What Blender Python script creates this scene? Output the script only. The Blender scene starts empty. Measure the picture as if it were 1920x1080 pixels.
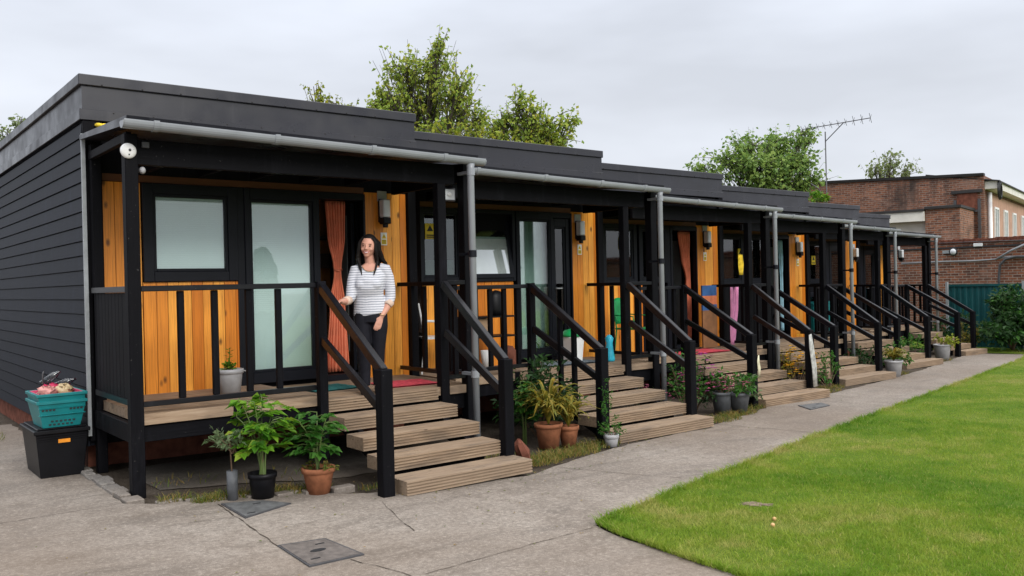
import bpy, bmesh, math, random
import numpy as np
from mathutils import Vector, Matrix
from mathutils.geometry import tessellate_polygon
SC = bpy.context.scene
COL = SC.collection
rnd = random.Random(7)

# ------------------------------------------------------------------ camera
YAW, PITCH, ROLL, FPX, ZC = 0.6687995, -0.00468355, 0.02253018, 1644.9, 1.7
_f = Vector((math.sin(YAW)*math.cos(PITCH), math.cos(YAW)*math.cos(PITCH), math.sin(PITCH)))
_r0 = Vector((math.cos(YAW), -math.sin(YAW), 0)); _d0 = _f.cross(_r0)
_r = math.cos(ROLL)*_r0 + math.sin(ROLL)*_d0
_d = -math.sin(ROLL)*_r0 + math.cos(ROLL)*_d0
cam = bpy.data.cameras.new('camera'); co = bpy.data.objects.new('camera', cam); COL.objects.link(co)
co.matrix_world = Matrix(((_r.x, -_d.x, -_f.x, 0), (_r.y, -_d.y, -_f.y, 0), (_r.z, -_d.z, -_f.z, ZC), (0, 0, 0, 1)))
cam.sensor_width = 36; cam.lens = 36*FPX/1920; cam.clip_start = .05; cam.clip_end = 2000
SC.camera = co

def _ray(x, y): return _r*((x-960)/FPX) + _d*((y-540)/FPX) + _f
def atY(x, y, Y): d = _ray(x, y); t = Y/d.y; return Vector((d.x*t, Y, ZC+d.z*t))
def atX(x, y, X): d = _ray(x, y); t = X/d.x; return Vector((X, d.y*t, ZC+d.z*t))

# ------------------------------------------------------------------ sky, sun, exposure
SUN_EL, SUN_AZ = math.radians(30), math.radians(182)      # azimuth clockwise from +Y
W = bpy.data.worlds.new('World'); SC.world = W; W.use_nodes = True
wt = W.node_tree; wt.nodes.clear()
def WN(t, **k):
    n = wt.nodes.new(t)
    for a, b in k.items(): setattr(n, a, b)
    return n
bg = WN('ShaderNodeBackground'); wo = WN('ShaderNodeOutputWorld')
sky = WN('ShaderNodeTexSky', sky_type='NISHITA', sun_disc=False, sun_elevation=SUN_EL, sun_rotation=SUN_AZ)
hsv = WN('ShaderNodeHueSaturation'); hsv.inputs['Saturation'].default_value = .12
wt.links.new(sky.outputs[0], hsv.inputs['Color'])
tc = WN('ShaderNodeTexCoord'); sep = WN('ShaderNodeSeparateXYZ'); wt.links.new(tc.outputs['Generated'], sep.inputs[0])
ramp = WN('ShaderNodeValToRGB'); wt.links.new(sep.outputs['Z'], ramp.inputs[0])
cr = ramp.color_ramp
cr.elements[0].position = 0.0; cr.elements[0].color = (.388, .405, .432, 1)
cr.elements[1].position = 1.0; cr.elements[1].color = (1.35, 1.35, 1.38, 1)
e = cr.elements.new(.14); e.color = (.383, .404, .443, 1)
e = cr.elements.new(.34); e.color = (.362, .386, .436, 1)
e = cr.elements.new(.5); e.color = (.58, .60, .645, 1)
mp = WN('ShaderNodeMapping'); mp.inputs['Scale'].default_value = (2.2, 2.2, 7.5); wt.links.new(tc.outputs['Generated'], mp.inputs[0])
nz = WN('ShaderNodeTexNoise'); nz.inputs['Scale'].default_value = 1.15; nz.inputs['Detail'].default_value = 4; nz.inputs['Roughness'].default_value = .5
wt.links.new(mp.outputs[0], nz.inputs['Vector'])
mr = WN('ShaderNodeMapRange'); mr.inputs['From Min'].default_value = .32; mr.inputs['From Max'].default_value = .68
mr.inputs['To Min'].default_value = 16.4; mr.inputs['To Max'].default_value = 21.4; wt.links.new(nz.outputs['Fac'], mr.inputs['Value'])
cl = WN('ShaderNodeVectorMath', operation='SCALE'); wt.links.new(ramp.outputs[0], cl.inputs[0]); wt.links.new(mr.outputs[0], cl.inputs['Scale'])
mx = WN('ShaderNodeMix', data_type='RGBA'); mx.inputs['Factor'].default_value = .93
wt.links.new(hsv.outputs[0], mx.inputs['A']); wt.links.new(cl.outputs[0], mx.inputs['B'])
wt.links.new(mx.outputs['Result'], bg.inputs[0]); bg.inputs[1].default_value = .1
wt.links.new(bg.outputs[0], wo.inputs[0])
sl = bpy.data.lights.new('sun', 'SUN'); so = bpy.data.objects.new('sun', sl); COL.objects.link(so)
sl.energy = 1.9; sl.angle = math.radians(25); sl.color = (1, .96, .9)
so.rotation_euler = (math.radians(90)-SUN_EL, 0, -SUN_AZ+math.pi); so.location = (0, -10, 30)
SC.view_settings.view_transform = 'Standard'; SC.view_settings.look = 'None'
SC.view_settings.exposure = .18; SC.view_settings.gamma = 1; SC.view_settings.use_curve_mapping = False
SC.render.engine = 'CYCLES'
SC.cycles.max_bounces = 6; SC.cycles.diffuse_bounces = 3; SC.cycles.transparent_max_bounces = 12
SC.cycles.use_denoising = True

# ------------------------------------------------------------------ materials
class Mt:
    def __init__(s, name):
        s.m = bpy.data.materials.new(name); s.m.use_nodes = True; s.t = s.m.node_tree; s.t.nodes.clear()
        s.out = s.n('ShaderNodeOutputMaterial')
    def n(s, t, **k):
        x = s.t.nodes.new(t)
        for a, b in k.items(): setattr(x, a, b)
        return x
    def l(s, a, b): s.t.links.new(a, b)
    def val(s, sock, v):
        if isinstance(v, bpy.types.NodeSocket): s.l(v, sock)
        else: sock.default_value = v
    def coord(s, scale=(1, 1, 1), kind='Object'):
        c = s.n('ShaderNodeTexCoord'); m = s.n('ShaderNodeMapping'); m.inputs['Scale'].default_value = scale
        s.l(c.outputs[kind], m.inputs[0]); return m.outputs[0]
    def noise(s, vec, scale, detail=4, rough=.55, dist=0):
        x = s.n('ShaderNodeTexNoise'); s.l(vec, x.inputs['Vector'])
        x.inputs['Scale'].default_value = scale; x.inputs['Detail'].default_value = detail; x.inputs['Roughness'].default_value = rough; x.inputs['Distortion'].default_value = dist
        return x.outputs['Fac']
    def ramp(s, fac, stops):
        r = s.n('ShaderNodeValToRGB'); s.l(fac, r.inputs[0]); e = r.color_ramp.elements
        while len(e) < len(stops): e.new(.5)
        for q, (p, c) in zip(e, stops): q.position = p; q.color = (c[0], c[1], c[2], 1) if not isinstance(c, (int, float)) else (c, c, c, 1)
        return r.outputs[0]
    def mix(s, f, a, b, mode='MIX'):
        x = s.n('ShaderNodeMix', data_type='RGBA', blend_type=mode)
        s.val(x.inputs['Factor'], f)
        for k, v in (('A', a), ('B', b)):
            if isinstance(v, tuple): v = (*v, 1)[:4]
            s.val(x.inputs[k], v)
        return x.outputs['Result']
    def math(s, op, a, b=0.):
        x = s.n('ShaderNodeMath', operation=op); s.val(x.inputs[0], a); s.val(x.inputs[1], b); return x.outputs[0]
    def island(s): return s.n('ShaderNodeNewGeometry').outputs['Random Per Island']
    def bump(s, h, strength=.3, dist=.01):
        b = s.n('ShaderNodeBump'); b.inputs['Strength'].default_value = strength; b.inputs['Distance'].default_value = dist
        s.l(h, b.inputs['Height']); return b.outputs[0]
    def pbr(s, col, rough=.7, spec=.5, bump=None, metal=0., trans=None):
        p = s.n('ShaderNodeBsdfPrincipled')
        if isinstance(col, tuple): col = (*col, 1)[:4]
        s.val(p.inputs['Base Color'], col); s.val(p.inputs['Roughness'], rough); p.inputs['Specular IOR Level'].default_value = spec
        p.inputs['Metallic'].default_value = metal
        if bump is not None: s.l(bump, p.inputs['Normal'])
        sh = p.outputs[0]
        if trans is not None:
            tr = s.n('ShaderNodeBsdfTranslucent'); s.val(tr.inputs[0], col)
            ms = s.n('ShaderNodeMixShader'); ms.inputs[0].default_value = trans
            s.l(sh, ms.inputs[1]); s.l(tr.outputs[0], ms.inputs[2]); sh = ms.outputs[0]
        s.l(sh, s.out.inputs[0]); return s.m

def plain(name, col, rough=.6, spec=.5, var=.25, sc=8., metal=0., bs=.1):
    m = Mt(name); v = m.coord(); n = m.noise(v, sc, 5)
    c = m.ramp(n, [(.3, tuple(x*(1-var) for x in col)), (.7, tuple(min(1, x*(1+var)) for x in col))])
    return m.pbr(c, rough, spec, m.bump(m.noise(v, sc*9, 3), bs, .004), metal)

def timber(name, a, b, rough=.55, grain=(60, 60, 3), bs=.35, spec=.4):
    m = Mt(name); v = m.coord(grain); n = m.noise(v, 1, 5, .6, .4); k = m.noise(m.coord(), 2.2, 3)
    i = m.island()
    c = m.ramp(m.math('ADD', m.math('MULTIPLY', n, .6), m.math('MULTIPLY', k, .4)), [(.3, a), (.7, b)])
    c = m.mix(m.math('MULTIPLY', i, .45), c, tuple(x*.62 for x in a))
    if max(b) < .05:                                   # chips, dust and rain marks on the painted wood
        sp = m.noise(m.coord(), 42, 3, .7); c = m.mix(m.ramp(sp, [(.69, 0.), (.74, .6)]), c, (.12, .115, .11))
        du = m.noise(m.coord((5, 5, .8)), 1.6, 5, .7); c = m.mix(m.ramp(du, [(.54, 0.), (.76, .4)]), c, tuple(x*2.4+.004 for x in b))
    return m.pbr(c, rough, spec, m.bump(n, bs, .004))

def mk_cladding():
    m = Mt('orange_timber'); i = m.island()
    ob = m.coord(); off = m.n('ShaderNodeVectorMath', operation='ADD'); m.l(ob, off.inputs[0])
    cx = m.n('ShaderNodeCombineXYZ'); m.l(m.math('MULTIPLY', i, 37.), cx.inputs[2]); m.l(m.math('MULTIPLY', i, 11.), cx.inputs[0]); m.l(cx.outputs[0], off.inputs[1])
    mp = m.n('ShaderNodeMapping'); mp.inputs['Scale'].default_value = (55, 55, 1.6); m.l(off.outputs[0], mp.inputs[0])
    g = m.noise(mp.outputs[0], 1, 5, .6, 1.2)
    base = m.ramp(i, [(0, (.52, .125, .004)), (.3, (.70, .220, .016)), (.65, (.83, .295, .030)), (1, (.98, .43, .06))])
    dark = m.mix(.55, base, (.22, .055, .005))
    c = m.mix(m.ramp(g, [(.42, 0.), (.72, 1.)]), base, dark)
    big = m.noise(off.outputs[0], 1.7, 3)
    c = m.mix(m.ramp(big, [(.45, 0.), (.75, .4)]), c, (.45, .14, .012))
    mk = m.n('ShaderNodeMapping'); mk.inputs['Scale'].default_value = (6, 6, 3.0); m.l(off.outputs[0], mk.inputs[0])
    vo = m.n('ShaderNodeTexVoronoi'); m.l(mk.outputs[0], vo.inputs['Vector']); vo.inputs['Scale'].default_value = 1.0
    kn = m.ramp(vo.outputs['Distance'], [(.06, 1.), (.15, 0.)])
    c = m.mix(m.math('MULTIPLY', kn, .85), c, (.07, .022, .006))
    return m.pbr(c, .42, .4, m.bump(g, .15, .003))

def mk_tread():
    m = Mt('weathered_tread'); g = m.noise(m.coord((2.5, 50, 50)), 1, 5, .6, .8); b = m.noise(m.coord(), 3.2, 4); i = m.island()
    c = m.ramp(g, [(.3, (.165, .108, .070)), (.5, (.295, .212, .145)), (.72, (.42, .318, .23))])
    c = m.mix(m.ramp(b, [(.4, 0.), (.7, .55)]), c, (.20, .145, .11))
    oi = m.n('ShaderNodeObjectInfo').outputs['Random']
    c = m.mix(m.math('MULTIPLY', oi, .5), c, (.23, .185, .145)); c = m.mix(m.math('MULTIPLY', i, .25), c, (.40, .26, .125))
    c = m.mix(m.ramp(m.noise(m.coord((.9, 4, 4)), 2.4, 4), [(.5, 0.), (.68, .6)]), c, (.11, .085, .066))
    v2 = m.n('ShaderNodeTexVoronoi'); m.l(m.coord((3, 9, 9)), v2.inputs['Vector']); v2.inputs['Scale'].default_value = 1
    c = m.mix(m.ramp(v2.outputs['Distance'], [(.04, .9), (.09, 0.)]), c, (.05, .03, .02))
    return m.pbr(c, .8, .25, m.bump(g, .35, .004))

def mk_concrete(name='concrete', base=((.165, .134, .107), (.258, .219, .183), (.365, .323, .278))):
    m = Mt(name); v = m.coord()
    big = m.noise(v, .55, 5, .6, .5); mid = m.noise(v, 5, 6, .65); fine = m.noise(v, 110, 3, .7); st = m.noise(m.coord((.6, 1.9, 1)), 1.1, 6, .65, 1.5)
    c = m.ramp(m.math('ADD', m.math('MULTIPLY', big, .55), m.math('MULTIPLY', mid, .45)), [(.34, base[0]), (.5, base[1]), (.68, base[2])])
    c = m.mix(m.ramp(st, [(.50, 0.), (.66, .7)]), c, tuple(x*.52 for x in base[1]))
    sp = m.noise(v, 30, 5, .8); c = m.mix(m.ramp(sp, [(.38, .65), (.5, 0.)]), c, tuple(x*.5 for x in base[1])); c = m.mix(m.ramp(sp, [(.53, 0.), (.64, .55)]), c, tuple(min(1, x*1.35) for x in base[2]))
    c = m.mix(m.ramp(st, [(.26, .4), (.4, 0.)]), c, tuple(min(1, x*1.22) for x in base[2]))
    c = m.mix(m.ramp(fine, [(.35, .55), (.65, 0.)]), c, tuple(x*.45 for x in base[1]))
    vo = m.n('ShaderNodeTexVoronoi'); m.l(v, vo.inputs['Vector']); vo.inputs['Scale'].default_value = 75
    c = m.mix(m.ramp(vo.outputs['Distance'], [(.10, .5), (.24, 0.)]), c, tuple(min(1, x*1.45) for x in base[2]))
    ed = m.noise(m.coord((1, 1, 1)), .23, 3, .5); c = m.mix(m.ramp(ed, [(.46, 0.), (.6, .35)]), c, (.15, .105, .07))
    h = m.math('ADD', m.math('MULTIPLY', mid, .5), m.math('MULTIPLY', fine, .5))
    return m.pbr(c, m.ramp(st, [(.4, .85), (.7, .6)]), .35, m.bump(h, .55, .012))

def mk_leaf(name, cols, trans=.42, rough=.5):
    m = Mt(name); i = m.island(); k = m.noise(m.coord(), 2.3, 3)
    n = len(cols)
    c = m.ramp(m.math('ADD', m.math('MULTIPLY', i, .62), m.math('MULTIPLY', k, .38)), [(.12+.72*q/(max(1, n-1)), cc) for q, cc in enumerate(cols)])
    return m.pbr(c, rough, .3, None, 0., trans)

def mk_brick(name, c1, c2, mort, soot=.5):
    m = Mt(name); tcn = m.n('ShaderNodeTexCoord'); sp = m.n('ShaderNodeSeparateXYZ'); m.l(tcn.outputs['Object'], sp.inputs[0])
    cb = m.n('ShaderNodeCombineXYZ'); m.l(m.math('ADD', sp.outputs[0], sp.outputs[1]), cb.inputs[0]); m.l(sp.outputs[2], cb.inputs[1])
    b = m.n('ShaderNodeTexBrick'); m.l(cb.outputs[0], b.inputs['Vector'])
    b.inputs['Scale'].default_value = 1; b.inputs['Brick Width'].default_value = .235; b.inputs['Row Height'].default_value = .078; b.inputs['Mortar Size'].default_value = .010
    b.inputs['Color1'].default_value = (*c1, 1); b.inputs['Color2'].default_value = (*c2, 1); b.inputs['Mortar'].default_value = (*mort, 1); b.inputs['Bias'].default_value = -.1
    v = m.coord(); big = m.noise(v, .55, 5, .65); st = m.noise(m.coord((1.3, 1.3, .25)), 1.0, 5, .65)
    c = m.mix(m.ramp(m.noise(v, 14, 3), [(.45, 0.), (.8, .6)]), b.outputs['Color'], (.035, .022, .02))
    c = m.mix(m.ramp(big, [(.5, 0.), (.72, soot)]), c, (.035, .028, .026))
    c = m.mix(m.ramp(st, [(.54, 0.), (.68, soot)]), c, (.045, .036, .032))
    c = m.mix(m.ramp(m.noise(v, .9, 3), [(.3, .35), (.42, 0.)]), c, (.42, .26, .2))
    return m.pbr(c, .9, .2, m.bump(b.outputs['Fac'], -.5, .01))

def mk_glass(name, tint=(.86, .93, .91), rough=.02, mul=1.):
    m = Mt(name); t = m.n('ShaderNodeBsdfTransparent'); t.inputs[0].default_value = (*tint, 1)
    g = m.n('ShaderNodeBsdfGlossy'); g.inputs['Roughness'].default_value = rough
    f = m.n('ShaderNodeFresnel'); f.inputs[0].default_value = 1.52
    ms = m.n('ShaderNodeMixShader'); m.l(m.math('MULTIPLY', f.outputs[0], mul), ms.inputs[0]); m.l(t.outputs[0], ms.inputs[1]); m.l(g.outputs[0], ms.inputs[2]); m.l(ms.outputs[0], m.out.inputs[0]); return m.m

def mk_blind():
    m = Mt('pale_blind'); v = m.coord(); n = m.noise(v, 1.5, 3)
    w = m.n('ShaderNodeTexWave', bands_direction='Z', wave_profile='SAW'); m.l(v, w.inputs['Vector']); w.inputs['Scale'].default_value = 14.; w.inputs['Distortion'].default_value = .25
    c = m.ramp(n, [(.3, (.84, .91, .905)), (.7, (.90, .95, .945))])
    c = m.mix(m.ramp(w.outputs['Fac'], [(.0, .28), (.22, 0.)]), c, (.52, .61, .60))
    return m.pbr(c, .6, .3, m.bump(w.outputs['Fac'], .4, .01))

def mk_stripes():
    m = Mt('striped_knit'); sp = m.n('ShaderNodeSeparateXYZ'); m.l(m.coord(), sp.inputs[0])
    nz = m.noise(m.coord(), 9, 3)
    z = m.math('ADD', sp.outputs[2], m.math('MULTIPLY', nz, .018))
    fr = m.math('FRACT', m.math('MULTIPLY', z, 1/.0242))
    c = m.ramp(fr, [(.0, (.64, .645, .68)), (.46, (.64, .645, .68)), (.58, (.30, .315, .37)), (.88, (.31, .325, .38)), (1., (.64, .645, .68))])
    return m.pbr(c, .85, .15, m.bump(m.noise(m.coord(), 60, 3), .3, .004))

def mk_grassbase(name, cols):
    m = Mt(name); v = m.coord(); a = m.noise(v, .42, 5, .6, .6); b = m.noise(v, 3.0, 5, .65); f = m.noise(v, 70, 4, .7)
    c = m.ramp(m.math('ADD', m.math('MULTIPLY', a, .6), m.math('MULTIPLY', b, .4)), [(.33, cols[0]), (.5, cols[1]), (.66, cols[2])])
    c = m.mix(m.ramp(f, [(.3, .75), (.6, 0.)]), c, tuple(x*.42 for x in cols[0]))
    return m.pbr(c, .9, .1, m.bump(f, .8, .02))

def mk_blades():
    m = Mt('grass_blade'); i = m.island(); a = m.noise(m.coord(), .42, 5, .6, .6); b = m.noise(m.coord(), 3.0, 5, .65)
    s = m.math('ADD', m.math('MULTIPLY', a, .6), m.math('MULTIPLY', b, .4))
    c = m.ramp(s, [(.38, (.080, .195, .012)), (.455, (.160, .280, .020)), (.53, (.27, .35, .040)), (.61, (.43, .395, .125))])
    c = m.mix(m.ramp(i, [(0, .55), (.45, 0.)]), c, (.10, .19, .012))
    c = m.mix(m.ramp(i, [(.90, 0.), (.97, .75)]), c, (.42, .37, .13))
    return m.pbr(c, .55, .2, None, 0., .4)

def mk_soil():
    m = Mt('bare_soil'); v = m.coord(); a = m.noise(v, 1.3, 6, .65); f = m.noise(v, 40, 5, .7)
    c = m.ramp(a, [(.3, (.055, .042, .032)), (.5, (.10, .08, .062)), (.7, (.16, .135, .11))])
    c = m.mix(m.ramp(f, [(.3, .7), (.6, 0.)]), c, (.03, .024, .018))
    return m.pbr(c, .95, .1, m.bump(f, 1., .03))

def mk_fascia():
    m = Mt('charcoal_fascia'); n = m.noise(m.coord((.5, .5, 2.)), 1.3, 4); sm = m.noise(m.coord(), 3, 4)
    c = m.ramp(n, [(.3, (.0125, .0124, .0165)), (.7, (.022, .0216, .028))]); c = m.mix(m.ramp(m.noise(m.coord((2.5, 2.5, .35)), 2., 5, .7), [(.55, 0.), (.75, .45)]), c, (.048, .047, .052))
    return m.pbr(c, m.ramp(sm, [(.35, .26), (.7, .48)]), .55, m.bump(m.noise(m.coord((.4, .4, 1.2)), 1.5, 2), .12, .05))

M = {}
M['black'] = timber('black_timber', (.0030, .0030, .0042), (.0070, .0070, .0095), .62, (60, 60, 3), .5, .09)
M['blackx'] = timber('black_timber_across', (.0030, .0030, .0042), (.0070, .0070, .0095), .62, (3, 60, 60), .5, .09)
M['railtop'] = timber('black_rail_timber', (.005, .005, .007), (.0105, .0105, .014), .34, (3, 30, 60), .2, .3)
M['side'] = timber('blue_black_boards', (.0050, .0075, .0145), (.0085, .0120, .0210), .6, (40, 3, 60), .35, .2)
M['fascia'] = mk_fascia(); M['drysoil'] = plain('dry_soil', (.20, .155, .11), .95, .1, .4, 30, 0, .6)
M['frame'] = plain('dark_frame', (.0065, .0075, .0115), .42, .2, .15)
M['cladding'] = mk_cladding(); M['tread'] = mk_tread(); M['concrete'] = mk_concrete()
M['lintel'] = timber('brown_lintel', (.085, .028, .010), (.15, .05, .016), .6, (4, 60, 60))
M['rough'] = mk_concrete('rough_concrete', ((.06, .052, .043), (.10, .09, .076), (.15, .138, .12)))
M['slab'] = mk_concrete('lighter_kerb', ((.17, .155, .14), (.24, .22, .2), (.31, .29, .265)))
M['iron'] = plain('cast_iron', (.115, .098, .087), .6, .5, .35, 20, 0, .5)
M['ironb'] = plain('slate_cover', (.098, .100, .100), .6, .5, .35, 14, 0, .5)
M['gutter'] = plain('grey_plastic', (.25, .265, .285), .28, .5, .12, 3)
M['glass'] = mk_glass('window_glass', (.93, .985, .975), .03, 2.2); M['blind'] = mk_blind()
M['darkglass'] = mk_glass('clear_glass', (.5, .56, .55), .02, 2.2)
M['whiteblind'] = plain('white_blind', (.82, .83, .84), .6, .3, .05)
M['greenblind'] = plain('sage_blind', (.42, .55, .50), .6, .3, .12)
M['curtain'] = plain('terracotta_cloth', (.70, .215, .12), .85, .1, .2, 6)
M['bluecurtain'] = plain('pale_blue_cloth', (.36, .62, .74), .85, .1, .2, 6)
M['pinkcloth'] = plain('pink_cloth', (.86, .36, .60), .85, .1, .15, 9)
M['yellowcloth'] = plain('yellow_cloth', (.72, .52, .05), .85, .1, .35, 14)
M['teal'] = plain('teal_plastic', (.004, .175, .185), .4, .5, .2, 5)
M['tealrim'] = plain('pink_red_plastic', (.52, .055, .13), .45)
M['bin'] = plain('black_plastic', (.0050, .0050, .0066), .45, .2, .3, 7)
M['orange'] = plain('orange_label', (.75, .26, .01), .5)
M['zinc'] = plain('grey_pot', (.36, .36, .37), .5, .5, .15, 10)
M['greypot'] = plain('slate_pot', (.085, .09, .098), .6, .4, .3, 10)
M['terra'] = plain('terracotta', (.27, .105, .052), .8, .2, .35, 12)
M['compost'] = plain('compost', (.03, .02, .014), .95, .1, .5, 30)
M['matteal'] = plain('teal_mat', (.035, .16, .155), .9, .1, .35, 25)
M['matred'] = plain('rose_mat', (.58, .075, .10), .9, .1, .3, 25)
M['matgrey'] = plain('slate_mat', (.13, .16, .18), .9, .1, .35, 25)
M['white'] = plain('white_plastic', (.78, .78, .77), .4, .5, .05)
M['cream'] = plain('cream_paint', (.68, .66, .60), .6, .3, .12, 2)
M['lampglass'] = plain('opal_glass', (.62, .64, .66), .2, .6, .08)
M['yellow'] = plain('yellow_sign', (.80, .56, .01), .5)
M['ink'] = plain('black_ink', (.012, .012, .014), .6)
M['green'] = plain('green_plastic', (.006, .28, .075), .4)
M['blue'] = plain('blue_paint', (.03, .10, .27), .5)
M['cyan'] = plain('cyan_plastic', (.03, .45, .62), .4)
M['redorange'] = plain('salmon_paint', (.60, .17, .07), .6)
M['fence'] = plain('green_sheet', (.004, .070, .075), .5, .4, .2, 3)
M['steel'] = plain('galvanised_steel', (.30, .32, .33), .45, .5, .15, 10)
M['darksteel'] = plain('dark_steel', (.06, .06, .065), .5, .5, .2)
M['brick'] = mk_brick('red_brick', (.30, .120, .066), (.11, .046, .032), (.26, .215, .18), .85)
M['brickb'] = mk_brick('red_brick_low', (.32, .118, .064), (.11, .045, .032), (.34, .28, .23), .4)
M['render'] = plain('pink_render', (.44, .27, .20), .85, .2, .15, 2)
M['lead'] = plain('lead_coping', (.028, .026, .026), .6, .4, .3, 2)
M['grey'] = plain('grey_window_glass', (.16, .19, .19), .1, .6, .2, 2)
M['bark'] = timber('bark', (.05, .04, .032), (.12, .10, .08), .9, (25, 25, 6), .9)
M['stem'] = plain('green_stem', (.09, .14, .03), .6)
M['brownstem'] = plain('brown_stem', (.13, .08, .045), .8)
M['blade'] = mk_blades()
M['lawn'] = mk_grassbase('lawn_turf', ((.075, .145, .012), (.12, .185, .018), (.19, .215, .045)))
M['soil'] = mk_soil()
M['treeA'] = mk_leaf('birch_leaf', [(.14, .23, .035), (.25, .35, .05), (.34, .43, .06), (.48, .46, .07)])
M['treeB'] = mk_leaf('lime_leaf', [(.09, .18, .05), (.165, .275, .065), (.25, .37, .085), (.33, .44, .10)])
M['treeC'] = mk_leaf('pale_leaf', [(.13, .18, .07), (.2, .26, .10), (.27, .33, .13)])
M['treeY'] = mk_leaf('yellow_green_leaf', [(.12, .18, .015), (.22, .27, .02), (.36, .34, .03)])
M['leafbright'] = mk_leaf('bright_leaf', [(.03, .11, .008), (.075, .215, .012), (.14, .31, .02), (.30, .34, .04)])
M['leafmid'] = mk_leaf('mid_leaf', [(.02, .085, .010), (.045, .15, .018), (.08, .21, .03)])
M['leafgrey'] = mk_leaf('grey_leaf', [(.07, .12, .05), (.13, .19, .085), (.2, .26, .13)])
M['leafdark'] = mk_leaf('dark_leaf', [(.010, .034, .010), (.022, .065, .016), (.05, .11, .03)])
M['leafyellow'] = mk_leaf('ochre_leaf', [(.11, .13, .02), (.20, .19, .025), (.33, .23, .03), (.14, .19, .03)])
M['weed'] = mk_leaf('weed_leaf', [(.04, .10, .012), (.12, .17, .025), (.25, .20, .05), (.33, .20, .06)])
M['petalpink'] = mk_leaf('pink_petal', [(.42, .06, .15), (.58, .13, .25), (.66, .3, .36)], .3)
M['petalpurple'] = mk_leaf('purple_petal', [(.24, .02, .17), (.40, .05, .30), (.5, .1, .35)], .3)
M['petalyellow'] = mk_leaf('amber_petal', [(.6, .27, .01), (.78, .42, .02), (.8, .52, .05)], .3)
M['skin'] = plain('skin', (.56, .285, .205), .5, .35, .10, 12)
M['eyelid'] = plain('eye_shade', (.11, .055, .042), .5)
M['lips'] = plain('lips', (.42, .09, .085), .4)
M['teeth'] = plain('teeth', (.82, .79, .75), .3)
M['hair'] = timber('dark_hair', (.005, .0038, .0035), (.012, .009, .008), .5, (90, 90, 6), .6, .16)
M['trouser'] = plain('navy_black_cloth', (.0085, .0085, .013), .8, .2, .25, 20)
M['knit'] = mk_stripes()
M['cuff'] = plain('pale_cuff', (.62, .47, .38), .85, .1, .12, 30)
M['gold'] = plain('gold_chain', (.6, .42, .2), .3, .5, .1, 9, .8)
M['clearplastic'] = mk_glass('clear_bottle', (.62, .66, .68), .15, 1.6)
M['palepaint'] = plain('flaking_white_paint', (.38, .38, .36), .8, .2, .5, 16)
M['cladshade'] = plain('brown_board', (.22, .10, .04), .7)
M['dark'] = plain('dark_interior', (.03, .022, .018), .9, .1, .3)
M['interior'] = plain('warm_interior_wood', (.45, .19, .05), .7, .2, .3, 3)
M['teabag'] = plain('rust_brick', (.16, .06, .04), .9, .1, .4, 9)

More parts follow.
